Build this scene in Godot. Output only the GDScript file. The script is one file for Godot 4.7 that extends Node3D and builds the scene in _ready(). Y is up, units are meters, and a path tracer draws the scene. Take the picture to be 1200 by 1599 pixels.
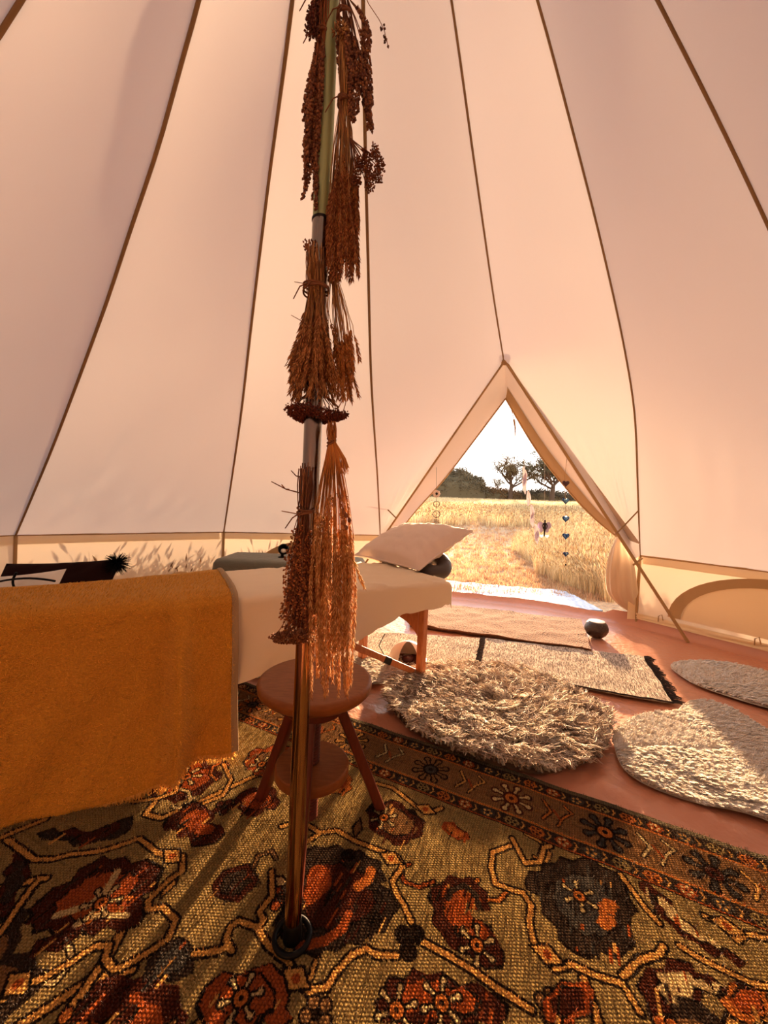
extends Node3D
# A sunlit canvas bell tent: camera first, then light, tent, furniture, rugs, hanging things, field outside.

# ------------------------------------------------------------------ camera geometry (1200 x 1599 frame)
const FOCAL := 600.0
const EYE := Vector3(0, 0.95, 0)
const PITCH := -0.022
const ROLL := 0.045
var cam_right: Vector3
var cam_up: Vector3
var cam_fwd: Vector3
var rng := RandomNumberGenerator.new()
var noise := FastNoiseLite.new()
var M := {}
const POLE := Vector3(-0.1544, 0, -0.7967)
const APEX := Vector3(-0.1544, 3.1, -0.7967)
const SUN_PX := Vector2(778, 690)


func ray(x: float, y: float) -> Vector3:
	return cam_fwd + cam_right * (x - 600.0) / FOCAL - cam_up * (y - 799.5) / FOCAL


func gp(x: float, y: float, h := 0.0) -> Vector3:      # the point at height h seen at that pixel
	var d := ray(x, y)
	return EYE + d * ((h - EYE.y) / d.y)


func dp(x: float, y: float, z: float) -> Vector3:      # the point at depth z (negative) seen at that pixel
	var d := ray(x, y)
	return EYE + d * (z / d.z)


func onp(x: float, y: float, p: Vector3, n: Vector3) -> Vector3:   # the point of a plane seen at that pixel
	var d := ray(x, y)
	return EYE + d * ((p - EYE).dot(n) / d.dot(n))


# ------------------------------------------------------------------ mesh builder
class MB:
	var v := PackedVector3Array()
	var uv := PackedVector2Array()
	var c := PackedColorArray()
	var i := PackedInt32Array()
	var tint := Color(1, 1, 1)

	func vert(p: Vector3, t := Vector2.ZERO) -> int:
		v.append(p); uv.append(t); c.append(tint)
		return v.size() - 1

	func tri(a: int, b: int, d: int) -> void:
		i.append(a); i.append(b); i.append(d)

	func grid(rows: Array, close := false, uvs := []) -> void:   # rows of points, all as long
		var n: int = rows[0].size()
		var at := v.size()
		for r in rows.size():
			for k in n:
				var t: Vector2 = uvs[r][k] if uvs.size() else Vector2(float(k) / (n - 1), float(r) / maxf(1, rows.size() - 1))
				vert(rows[r][k], t)
		for r in rows.size() - 1:
			for k in (n if close else n - 1):
				var a := at + r * n + k
				var b := at + r * n + (k + 1) % n
				tri(a, b, a + n); tri(b, b + n, a + n)

	func fan(ring: PackedVector3Array, flip := false) -> void:
		var m := Vector3.ZERO
		for p in ring: m += p
		var o := vert(m / ring.size(), Vector2(0.5, 0.5))
		var at := v.size()
		for k in ring.size():
			var a := TAU * k / ring.size()
			vert(ring[k], Vector2(0.5 + 0.5 * cos(a), 0.5 + 0.5 * sin(a)))
		for k in ring.size():
			if flip: tri(o, at + (k + 1) % ring.size(), at + k)
			else: tri(o, at + k, at + (k + 1) % ring.size())

	func tube(pts: Array, r0: float, r1: float, sides := 6, caps := true) -> void:
		var rows := []
		var up := Vector3.UP
		for k in pts.size():
			var d: Vector3 = (pts[mini(k + 1, pts.size() - 1)] - pts[maxi(k - 1, 0)])
			d = d.normalized() if d.length() > 1e-9 else Vector3.UP
			if absf(d.dot(up)) > 0.95: up = Vector3.RIGHT if absf(d.x) < 0.9 else Vector3.FORWARD
			var a := d.cross(up).normalized()
			var b := a.cross(d).normalized()
			up = b
			var r := lerpf(r0, r1, float(k) / maxf(1, pts.size() - 1))
			var ring := []
			for s in sides:
				var g := TAU * s / sides
				ring.append(pts[k] + (a * cos(g) + b * sin(g)) * r)
			rows.append(ring)
		grid(rows, true)
		if caps and sides > 3:
			fan(PackedVector3Array(rows[0]), true)
			fan(PackedVector3Array(rows[-1]), false)

	func lathe(profile: Array, at: Vector3, n := 32, x := Vector3.RIGHT, y := Vector3.UP, z := Vector3.BACK) -> void:
		var rows := []
		for p in profile:
			var ring := []
			for s in n:
				var g := TAU * s / n
				ring.append(at + (x * cos(g) + z * sin(g)) * p.x + y * p.y)
			rows.append(ring)
		grid(rows, true)

	func box(at: Vector3, size: Vector3, basis := Basis.IDENTITY, bev := 0.004) -> void:
		# a box with chamfered edges: hull of 24 points, faces split so that edges stay crisp
		var h := size / 2
		bev = minf(bev, minf(h.x, minf(h.y, h.z)) * 0.49)
		for ax in 3:
			for sg in [-1.0, 1.0]:
				var q := []
				var a1 := (ax + 1) % 3
				var a2 := (ax + 2) % 3
				for w in [[-1, -1], [1, -1], [1, 1], [-1, 1]]:
					var p := Vector3.ZERO
					p[ax] = sg * h[ax]
					p[a1] = w[0] * (h[a1] - bev)
					p[a2] = w[1] * (h[a2] - bev)
					q.append(vert(at + basis * p, Vector2(p[a1], p[a2])))
				if sg > 0: tri(q[0], q[2], q[1]); tri(q[0], q[3], q[2])
				else: tri(q[0], q[1], q[2]); tri(q[0], q[2], q[3])
		for ax in 3:
			var a1 := (ax + 1) % 3
			var a2 := (ax + 2) % 3
			for s1 in [-1.0, 1.0]:
				for s2 in [-1.0, 1.0]:
					var q := []
					for e in [-1.0, 1.0]:
						var p := Vector3.ZERO
						p[ax] = e * (h[ax] - bev); p[a1] = s1 * h[a1]; p[a2] = s2 * (h[a2] - bev)
						q.append(vert(at + basis * p))
						p[a1] = s1 * (h[a1] - bev); p[a2] = s2 * h[a2]
						q.append(vert(at + basis * p))
					if s1 * s2 > 0: tri(q[0], q[1], q[2]); tri(q[1], q[3], q[2])
					else: tri(q[0], q[2], q[1]); tri(q[1], q[2], q[3])

	func seed(p: Vector3, d: Vector3, ln: float, r: float) -> void:   # a small pointed grain
		var a := d.cross(Vector3(0.31, 0.52, 0.8)).normalized()
		var b := a.cross(d).normalized()
		var m := p + d * ln * 0.45
		var o := vert(p)
		var q := [vert(m + a * r), vert(m + b * r), vert(m - a * r), vert(m - b * r)]
		var e := vert(p + d * ln)
		for k in 4:
			tri(o, q[k], q[(k + 1) % 4]); tri(e, q[(k + 1) % 4], q[k])

	func ball(p: Vector3, r: Vector3, n := 10, m := 7) -> void:
		var rows := []
		for k in m + 1:
			var f := PI * k / m
			var ring := []
			for s in n:
				var g := TAU * s / n
				ring.append(p + Vector3(cos(g) * sin(f) * r.x, cos(f) * r.y, sin(g) * sin(f) * r.z))
			rows.append(ring)
		grid(rows, true)

	func mesh() -> ArrayMesh:
		var n := PackedVector3Array()
		n.resize(v.size())
		for k in range(0, i.size(), 3):
			var a := v[i[k]]
			var f := (v[i[k + 2]] - a).cross(v[i[k + 1]] - a)
			n[i[k]] += f; n[i[k + 1]] += f; n[i[k + 2]] += f
		for k in n.size():
			n[k] = n[k].normalized() if n[k].length_squared() > 1e-24 else Vector3.UP
		var arr := []
		arr.resize(Mesh.ARRAY_MAX)
		arr[Mesh.ARRAY_VERTEX] = v; arr[Mesh.ARRAY_NORMAL] = n; arr[Mesh.ARRAY_TEX_UV] = uv; arr[Mesh.ARRAY_COLOR] = c; arr[Mesh.ARRAY_INDEX] = i
		arr[Mesh.ARRAY_TEX_UV2] = uv
		var am := ArrayMesh.new()
		am.add_surface_from_arrays(Mesh.PRIMITIVE_TRIANGLES, arr)
		return am


func obj(called: String, b: MB, mat: Material, parent: Node = self) -> MeshInstance3D:
	var o := MeshInstance3D.new()
	o.name = called
	o.mesh = b.mesh()
	o.material_override = mat
	parent.add_child(o, true)
	return o


func thing(called: String, label: String, category: String, at := Vector3.ZERO, group := "") -> Node3D:
	var o := Node3D.new()
	o.name = numbered(called)
	add_child(o, true)
	o.position = at
	tag(o, label, category, group)
	return o


func tag(o: Node, label: String, category: String, group := "") -> void:
	o.set_meta("label", label); o.set_meta("category", category)
	if group: o.set_meta("group", group)


func struct(called: String, label := "") -> Node3D:
	var o := Node3D.new()
	o.name = called
	add_child(o, true)
	o.set_meta("kind", "structure")
	if label: o.set_meta("label", label)
	return o


func stuff(o: Node) -> Node:
	o.set_meta("kind", "stuff")
	return o


func numbered(called: String) -> String:
	if not has_node(called): return called
	var k := 1
	while has_node("%s_%03d" % [called, k]): k += 1
	return "%s_%03d" % [called, k]


func mass(called: String, mesh: Mesh, mat: Material, where: Array, tints: Array, parent: Node = self) -> MultiMeshInstance3D:
	var mm := MultiMesh.new()
	mm.transform_format = MultiMesh.TRANSFORM_3D
	mm.use_colors = true
	mm.mesh = mesh
	mm.instance_count = where.size()
	for k in where.size():
		mm.set_instance_transform(k, where[k])
		mm.set_instance_color(k, tints[k])
	var o := MultiMeshInstance3D.new()
	o.name = called
	o.multimesh = mm
	o.material_override = mat
	parent.add_child(o, true)
	stuff(o)
	return o


# ------------------------------------------------------------------ materials
func mat(called: String, color: Color, rough := 0.8, metal := 0.0) -> StandardMaterial3D:
	var m := StandardMaterial3D.new()
	m.resource_name = called
	m.albedo_color = color
	m.roughness = rough
	m.metallic = metal
	M[called] = m
	return m


func rgb(r: float, g: float, b: float) -> Color:
	return Color(r / 255.0, g / 255.0, b / 255.0)


func lin(r: float, g: float, b: float) -> Color:
	return rgb(r, g, b).srgb_to_linear()


func noise_tex(freq: float, size := 512, a := Color.BLACK, b := Color.WHITE, type := FastNoiseLite.TYPE_SIMPLEX_SMOOTH, sd := 1) -> NoiseTexture2D:
	var f := FastNoiseLite.new()
	f.noise_type = type
	f.frequency = freq
	f.seed = sd
	f.fractal_octaves = 4
	var t := NoiseTexture2D.new()
	t.width = size; t.height = size; t.seamless = true
	t.noise = f
	var g := Gradient.new()
	g.set_color(0, a); g.set_color(1, b)
	t.color_ramp = g
	return t


func bump(m: StandardMaterial3D, tex: Texture2D, cm: float) -> void:
	m.heightmap_enabled = true
	m.heightmap_texture = tex
	m.heightmap_scale = cm


func tri(m: StandardMaterial3D, scale: float) -> void:
	m.uv1_triplanar = true
	m.uv1_scale = Vector3.ONE * scale


func weave(size: int, cell: int, lo: float, hi: float, sd: int) -> ImageTexture:   # woven threads, over and under
	var r := RandomNumberGenerator.new()
	r.seed = sd
	var im := Image.create(size, size, false, Image.FORMAT_RGB8)
	for y in size:
		for x in size:
			var over := ((x / cell) + (y / cell)) % 2 == 0
			var f := float(x % cell) / cell if not over else float(y % cell) / cell
			var k := lo + (hi - lo) * (sin(PI * (f + 0.5 / cell)) * 0.7 + 0.3 * r.randf())
			im.set_pixel(x, y, Color(k, k, k))
	return ImageTexture.create_from_image(im)


func wood(m: StandardMaterial3D, dark: Color, light: Color, scale: Vector3, sd := 3) -> void:
	m.albedo_texture = noise_tex(0.02, 512, dark, light, FastNoiseLite.TYPE_SIMPLEX_SMOOTH, sd)
	m.albedo_color = Color.WHITE
	m.uv1_triplanar = true
	m.uv1_scale = scale


func materials() -> void:
	var m: StandardMaterial3D
	var cloth_bump := weave(128, 4, 0.2, 1.0, 5)
	m = mat("canvas", rgb(234, 225, 218), 1.0)
	m.backlight_enabled = true; m.backlight = Color(0.355, 0.35, 0.352)
	m.specular_mode = BaseMaterial3D.SPECULAR_DISABLED
	m = mat("sunglow_wall_canvas", rgb(238, 214, 170), 1.0)  # same cream cloth; yellow of sunlight coming through is put into the colour
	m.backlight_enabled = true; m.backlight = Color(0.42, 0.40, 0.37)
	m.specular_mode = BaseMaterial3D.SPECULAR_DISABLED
	m = mat("door_canvas", rgb(214, 190, 166), 1.0)
	m.backlight_enabled = true; m.backlight = Color(0.26, 0.255, 0.25)
	m.specular_mode = BaseMaterial3D.SPECULAR_DISABLED
	m = mat("seam", rgb(146, 114, 74), 0.95)
	m = mat("canvas_tape", rgb(176, 142, 96), 1.0)
	m.backlight_enabled = true; m.backlight = Color(0.1, 0.1, 0.1)
	m = mat("mesh_net", rgb(214, 192, 162), 1.0)
	m.backlight_enabled = true; m.backlight = Color(0.2, 0.2, 0.2)
	m = mat("groundsheet", rgb(192, 130, 100), 0.32)
	bump(m, noise_tex(0.02, 512), 0.25); tri(m, 2.0)
	m = mat("sheet", rgb(226, 204, 172), 0.95)
	bump(m, cloth_bump, 0.02); tri(m, 16.0)
	m.rim_enabled = true; m.rim = 0.3
	m = mat("pillow", rgb(226, 204, 188), 0.95)
	bump(m, cloth_bump, 0.02); tri(m, 16.0)
	m = mat("mustard", rgb(206, 128, 26), 1.0)
	m.albedo_texture = noise_tex(0.05, 512, rgb(196, 186, 170), Color.WHITE); m.albedo_color = rgb(228, 158, 44)
	bump(m, noise_tex(0.12, 512, Color.BLACK, Color.WHITE, FastNoiseLite.TYPE_SIMPLEX, 7), 0.25); tri(m, 5.0)
	m.rim_enabled = true; m.rim = 0.8; m.rim_tint = 0.6
	m = mat("mustard_fringe", rgb(222, 160, 70), 1.0)
	m = mat("selvedge", rgb(158, 128, 92), 1.0)
	bump(m, noise_tex(0.2, 256), 0.15); tri(m, 8.0)
	m = mat("leatherette", rgb(62, 52, 48), 0.45)
	m = mat("beech", rgb(190, 110, 58), 0.45); wood(m, rgb(160, 84, 40), rgb(206, 128, 72), Vector3(9, 1.2, 9))
	m = mat("stool_wood", rgb(140, 84, 50), 0.42); wood(m, rgb(112, 64, 30), rgb(136, 82, 42), Vector3(2, 9, 9), 4); m.metallic_specular = 0.25
	m = mat("stool_dark", rgb(112, 52, 32), 0.38); wood(m, rgb(74, 32, 22), rgb(100, 46, 30), Vector3(9, 1.5, 9), 8); m.metallic_specular = 0.3
	m = mat("chrome", rgb(150, 116, 88), 0.14, 1.0)
	m = mat("steel", rgb(150, 140, 126), 0.2, 1.0)
	m = mat("aged_chrome", rgb(168, 178, 124), 0.45, 0.5)
	m = mat("iron", rgb(40, 36, 34), 0.5, 0.6)
	m = mat("black", rgb(14, 12, 12), 0.45); m.metallic_specular = 0.25
	m = mat("white_ceramic", rgb(236, 228, 214), 0.3)
	m = mat("velvet_grey", rgb(104, 104, 92), 0.95); m.rim_enabled = true; m.rim = 0.9
	bump(m, noise_tex(0.03, 256), 0.4); tri(m, 2.0)
	m = mat("velvet_black", rgb(40, 22, 20), 0.95); m.rim_enabled = true; m.rim = 0.15; m.metallic_specular = 0.1
	m = mat("white_cotton", rgb(232, 222, 206), 0.95)
	m = mat("wicker", rgb(190, 146, 92), 0.9); bump(m, cloth_bump, 0.3); tri(m, 4.0)
	m = mat("twine", rgb(120, 74, 44), 0.95)
	m = mat("dried", Color.WHITE, 0.9); m.vertex_color_use_as_albedo = true
	m.backlight_enabled = true; m.backlight = Color(0.5, 0.5, 0.5)
	m = mat("fur", Color.WHITE, 0.85); m.vertex_color_use_as_albedo = true
	m.backlight_enabled = true; m.backlight = Color(0.35, 0.35, 0.35)
	m = mat("pelt", rgb(232, 218, 198), 1.0)
	m = mat("pelt_brown", rgb(120, 92, 66), 1.0)
	m = mat("grass", Color.WHITE, 0.9); m.vertex_color_use_as_albedo = true
	m.backlight_enabled = true; m.backlight = Color(0.9, 0.9, 0.9)
	m = mat("leaf", Color.WHITE, 0.8); m.vertex_color_use_as_albedo = true
	m.backlight_enabled = true; m.backlight = Color(0.5, 0.5, 0.5)
	m = mat("bark", rgb(84, 62, 44), 0.95)
	m = mat("shrub", rgb(92, 78, 52), 1.0)
	m = mat("dry_ground", rgb(186, 150, 110), 1.0)
	m.albedo_texture = noise_tex(0.012, 1024, rgb(156, 118, 88), rgb(206, 172, 128)); m.albedo_color = Color.WHITE
	bump(m, noise_tex(0.06, 512, Color.BLACK, Color.WHITE, FastNoiseLite.TYPE_SIMPLEX, 9), 5.0); tri(m, 0.35)
	m = mat("blue_glass", rgb(40, 140, 240), 0.12); m.clearcoat_enabled = true; m.clearcoat = 1.0
	m.backlight_enabled = true; m.backlight = Color(0.9, 0.9, 0.9)
	m = mat("pale_blue_glass", rgb(130, 215, 250), 0.12); m.backlight_enabled = true; m.backlight = Color(1, 1, 1)
	m = mat("navy_glass", rgb(14, 60, 120), 0.15)
	m = mat("maroon_glass", rgb(74, 40, 40), 0.2)
	m = mat("lilac", rgb(196, 180, 208), 0.8); m.backlight_enabled = true; m.backlight = Color(0.4, 0.4, 0.4)
	m = mat("mint", rgb(150, 220, 210), 0.3); m.backlight_enabled = true; m.backlight = Color(1, 1, 1)
	m = mat("rope", rgb(168, 134, 88), 0.9)
	m = mat("drum_wood", rgb(58, 44, 38), 0.4)
	bump(m, noise_tex(0.06, 256, Color.BLACK, Color.WHITE, FastNoiseLite.TYPE_CELLULAR, 4), 0.3); tri(m, 6.0)


# ------------------------------------------------------------------ run
func _ready() -> void:
	rng.seed = 41
	noise.seed = 5
	noise.frequency = 1.0
	cam_fwd = Vector3(0, sin(PITCH), -cos(PITCH))
	var up0 := Vector3(0, cos(PITCH), sin(PITCH))
	cam_right = Vector3.RIGHT * cos(ROLL) + up0 * sin(ROLL)
	cam_up = up0 * cos(ROLL) - Vector3.RIGHT * sin(ROLL)
	var cam := Camera3D.new()
	cam.name = "camera"
	cam.fov = rad_to_deg(2.0 * atan(799.5 / FOCAL))
	cam.near = 0.02; cam.far = 400.0
	add_child(cam)
	cam.transform = Transform3D(Basis(cam_right, cam_up, -cam_fwd), EYE)
	cam.current = true

	var sky_mat := ProceduralSkyMaterial.new()
	sky_mat.sky_top_color = Color(0.70, 0.74, 0.80)
	sky_mat.sky_horizon_color = Color(1.0, 0.94, 0.87)
	sky_mat.sky_curve = 0.2
	sky_mat.ground_bottom_color = Color(0.45, 0.36, 0.26)
	sky_mat.ground_horizon_color = Color(0.8, 0.66, 0.48)
	sky_mat.sun_angle_max = 1.0
	var env := Environment.new()
	env.background_mode = Environment.BG_SKY
	env.sky = Sky.new()
	env.sky.sky_material = sky_mat
	env.background_energy_multiplier = 2.9
	env.tonemap_mode = Environment.TONE_MAPPER_LINEAR
	env.tonemap_exposure = 1.42
	env.sdfgi_enabled = true; env.ssao_enabled = true; env.ssil_enabled = true
	var we := WorldEnvironment.new()
	we.name = "world_environment"
	we.environment = env
	add_child(we)
	var sun := DirectionalLight3D.new()
	sun.name = "sun"
	sun.light_color = Color(1.0, 0.82, 0.63)
	sun.light_energy = 9.0
	sun.light_angular_distance = 1.6
	sun.shadow_enabled = true
	add_child(sun)
	var to_sun := ray(SUN_PX.x, SUN_PX.y).normalized()
	sun.look_at_from_position(to_sun * 50, Vector3.ZERO)

	materials()
	tent()
	outside()
	carpet()
	other_rugs()
	fur_rugs()
	massage_table()
	stool()
	pole()
	dried_bunches()
	back_corner()
	small_things()
	hangings()


# ------------------------------------------------------------------ the tent
var seams := []      # polylines apex to eave
const HE := 0.6

func seam_line(az: float, prof: Array) -> Array:
	var a := deg_to_rad(az)
	var out := [APEX + Vector3(sin(a), 0, -cos(a)) * 0.03]
	for p in prof:
		out.append(Vector3(POLE.x + p[0] * sin(a), p[1], POLE.z - p[0] * cos(a)))
	return out


func resample(line: Array, n: int) -> Array:
	var c := Curve3D.new()
	c.bake_interval = 0.02
	for p in line: c.add_point(p)
	var L := c.get_baked_length()
	var out := []
	for k in n:
		out.append(c.sample_baked(L * k / (n - 1), false))
	return out


func smooth_line(line: Array, n: int) -> Array:     # Catmull-Rom through the points, evenly spaced
	var c := Curve3D.new()
	c.bake_interval = 0.02
	for k in line.size():
		var a: Vector3 = line[maxi(k - 1, 0)]
		var b: Vector3 = line[mini(k + 1, line.size() - 1)]
		var t := (b - a) / 6.0
		c.add_point(line[k], -t * minf(1.0, 2.0 * (line[k] - a).length() / maxf((b - a).length(), 0.001)), t * minf(1.0, 2.0 * (b - line[k]).length() / maxf((b - a).length(), 0.001)))
	var L := c.get_baked_length()
	var out := []
	for k in n: out.append(c.sample_baked(L * k / (n - 1), false))
	return out


const A_TOP := Vector3(0.953, 2.18, -3.26)
const LEG_L := Vector3(-0.37, 0, -4.0)
const LEG_R := Vector3(2.355, 0, -2.90)


func tent() -> void:
	var back := [[0.58, 2.40], [1.07, 1.94], [1.38, 1.70], [2.08, 1.24], [2.59, 0.94], [3.22, 0.6]]
	var az := [-77.5, -51.7, -25.4, 2.1, 24.2, 43.5, 68.0, 94.8, 121.6, 148.4, 175.2, 202.0, 228.9, 255.7]
	var prof := [
		[[0.58, 2.42], [0.81, 2.16], [0.89, 2.08], [1.38, 1.70], [2.08, 1.24], [2.59, 0.94], [3.22, 0.6]],
		[[0.58, 2.40], [0.70, 2.27], [0.85, 2.11], [1.07, 1.94], [1.38, 1.70], [2.08, 1.24], [2.59, 0.94], [3.19, 0.6]],
		[[0.46, 2.48], [0.87, 2.22], [1.30, 1.88], [1.84, 1.42], [3.27, 0.6]],
		[[0.45, 2.53], [0.62, 2.31], [0.92, 2.03], [1.38, 1.63], [2.44, 1.14], [3.42, 0.6]],
		[[0.79, 2.89], [1.28, 2.69], [2.02, 2.40]],
		[[0.93, 2.85], [1.35, 2.68], [1.87, 2.44], [2.49, 2.08], [2.93, 1.70], [3.21, 1.13], [3.44, 0.6]],
		[[0.5, 2.76], [0.97, 2.45], [1.28, 2.24], [1.59, 2.01], [2.2, 1.53], [2.8, 1.06], [3.42, 0.6]],
		]
	for k in 7: prof.append(back)
	for k in 14: seams.append(seam_line(az[k], prof[k]))
	seams[4].append(A_TOP)
	var roof := struct("ceiling", "cream canvas cone of the bell tent with brown seams")
	var rows := 44
	var lines := []
	for k in 14: lines.append(smooth_line(seams[k], rows))
	# the ridge runs on down either leg of the door frame to the eave
	var leg_l := A_TOP.lerp(LEG_L, 1.0 - HE / A_TOP.y)
	var leg_r := A_TOP.lerp(LEG_R, 1.0 - HE / A_TOP.y)
	var ridge: Array = smooth_line(seams[4], 24)
	var left_path := resample(ridge + [leg_l], rows)
	var right_path := resample(ridge + [leg_r], rows)
	for k in 14:
		var l: Array = lines[k]
		var r: Array = lines[(k + 1) % 14]
		if k == 3: r = left_path
		if k == 4: l = right_path
		canvas_panel(roof, l, r, 22 if k < 7 else 6, k)
	for k in 14:
		var b := MB.new()
		var path := []
		for p in lines[k]:
			var inn: Vector3 = (POLE + Vector3(0, p.y, 0) - p).normalized()
			path.append(p + inn * 0.006)
		b.tube(path, 0.0065, 0.0065, 6)
		obj("seam", b, M.seam, roof)
	tent_walls()
	doorway(leg_l, leg_r)
	# groundsheet with its raised lip
	var floor_n := struct("floor", "terracotta vinyl groundsheet with soft creases and a raised lip")
	var ring := []
	for k in 14:
		if k == 4: continue
		var e: Vector3 = seams[k][-1]
		ring.append(Vector3(e.x, 0, e.z).lerp(POLE, 0.012))
	ring.insert(4, Vector3(0.55, 0, -4.02)); ring.insert(5, Vector3(1.5, 0, -3.74))
	var b := MB.new()
	var cen := Vector3(0.0, 0, -1.2)
	var gr := []
	for rr in 110:
		var f := float(rr) / 109
		var row := []
		for k in ring.size() * 14:
			var q: Vector3 = ring[k / 14].lerp(ring[(k / 14 + 1) % ring.size()], float(k % 14) / 14)
			var p := cen.lerp(q, f)
			var tt := (p - CO).dot(CT)
			var bare := (1.0 - smoothstep(-0.10, -0.03, tt)) * smoothstep(-0.20, -0.12, tt)
			p.y = 0.006 * absf(noise.get_noise_2d(p.x * 3.1, p.z * 3.1)) + bare * (0.020 * pow(maxf(0.0, 1.0 - 2.4 * absf(noise.get_noise_2d(p.x * 1.1 + p.z * 2.0 + 3, p.z * 2.6 - p.x))), 1.5) + 0.01 * maxf(0, noise.get_noise_2d(p.x * 1.7 + p.z * 1.7 + 9, (p.z - p.x) * 7.0))) - 0.004
			row.append(p)
		gr.append(row)
	for hh in [0.03, 0.08, 0.1]:
		var row := []
		for k in ring.size() * 14:
			var q: Vector3 = ring[k / 14].lerp(ring[(k / 14 + 1) % ring.size()], float(k % 14) / 14)
			var out := (q - cen).normalized()
			var door := q.z < -3.3 and q.x > 0.2 and q.x < 2.0
			row.append(q + out * (0.02 + hh * 0.4) + Vector3(0, hh * (0.62 if door else 1.0) + 0.01 * noise.get_noise_2d(q.x * 4, q.z * 4), 0))
		gr.append(row)
	b.grid(gr, true)
	obj("groundsheet", b, M.groundsheet, floor_n)


func canvas_panel(parent: Node, l: Array, r: Array, cols: int, which: int) -> void:
	var b := MB.new()
	var grid := []
	var n := l.size()
	for k in n:
		var s := float(k) / (n - 1)
		var row := []
		var axis := POLE + Vector3(0, l[k].y, 0)
		for j in cols + 1:
			var u := float(j) / cols
			var p: Vector3 = l[k].lerp(r[k], u)
			var inn := (axis - p).normalized()
			inn.y = 0
			var w := 4.0 * u * (1 - u)
			p += (inn + Vector3(0, -0.5, 0)) * 0.035 * w * sin(PI * pow(s, 0.8))
			if s > 0.72 and which < 7:
				var e := (s - 0.72) / 0.28
				p += inn * 0.022 * w * e * (1.1 - e) * 3.0 * sin(u * 55.0 + 2.2 * noise.get_noise_2d(u * 3.0 + which * 7, s * 2.0) * 6.0) * (0.35 + absf(noise.get_noise_2d(u * 4.0 + which * 11.0, 3.0)))
			p += inn * 0.018 * noise.get_noise_3d(p.x * 1.3, p.y * 0.9, p.z * 1.3) * w
			row.append(p)
		grid.append(row)
	b.grid(grid)
	obj("canvas_panel", b, M.canvas, parent)


func wall_strip(parent: Node, a: Vector3, e: Vector3, y0: float, y1: float, called: String, m: Material, cols := 12, lean := 0.0) -> MeshInstance3D:
	var b := MB.new()
	var rows := []
	var mid := (a + e) / 2
	var out := Vector3(mid.x - POLE.x, 0, mid.z - POLE.z).normalized()
	for k in 7:
		var f := float(k) / 6
		var row := []
		for j in cols + 1:
			var p := a.lerp(e, float(j) / cols)
			p.y = lerpf(y1, y0, f)
			p += out * (lean + 0.012 * sin(PI * f) * noise.get_noise_2d(p.x * 5.0 + p.z * 5.0, f * 2.0) * 2.0)
			row.append(p)
		rows.append(row)
	b.grid(rows)
	return obj(called, b, m, parent)


func wall_side(called: String, ks: Array, label: String) -> Node3D:
	var w := struct(called, label)
	for k in ks:
		var a: Vector3 = seams[k][-1]
		var e: Vector3 = seams[(k + 1) % 14][-1]
		wall_strip(w, a, e, 0.06, 0.6, "canvas_panel", M.sunglow_wall_canvas, 16)
		wall_strip(w, a, e, 0.54, 0.61, "valance", M.canvas, 16, 0.025)
		wall_strip(w, a, e, 0.06, 0.11, "mud_flap", M.sunglow_wall_canvas, 16, -0.012)
		var b := MB.new()
		b.tube([a + Vector3(0, -0.59, 0), a + Vector3(0, 0.0, 0)], 0.012, 0.012, 6)
		obj("seam", b, M.canvas_tape, w)
		b = MB.new()
		var hem := []
		for j in 17: hem.append(a.lerp(e, j / 16.0) + Vector3(0, 0.002, 0))
		b.tube(hem, 0.007, 0.007, 5)
		obj("eave_hem", b, M.canvas_tape, w)
	return w


func arch_window(w: Node3D, a: Vector3, e: Vector3, s0: float, s1: float, y0: float, y1: float) -> void:
	# half-moon window: a tape arch sewn on the wall, netting within
	var mid := (a + e) / 2
	var inn := Vector3(POLE.x - mid.x, 0, POLE.z - mid.z).normalized()
	var tape := []
	var net := []
	for k in 25:
		var g := PI * k / 24
		var ra := []
		var rb := []
		for q in [1.0, 0.86]:
			var s: float = (s0 + s1) / 2 - cos(g) * (s1 - s0) / 2 * q
			var y: float = y0 + sin(g) * (y1 - y0) * (q if q == 1.0 else 0.84)
			var p := a.lerp(e, s); p.y = y
			ra.append(p + inn * (0.016 if q == 1.0 else 0.018))
			if q < 1.0:
				rb.append(p + inn * 0.013)
				var c := a.lerp(e, lerpf((s0 + s1) / 2, s, 0.98)); c.y = y0
				rb.append(c + inn * 0.013)
		tape.append(ra); net.append(rb)
	var b := MB.new()
	b.grid(tape)
	obj("window_trim", b, M.canvas_tape, w)
	b = MB.new()
	b.grid(net)
	obj("window_net", b, M.sunglow_wall_canvas, w)


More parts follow.
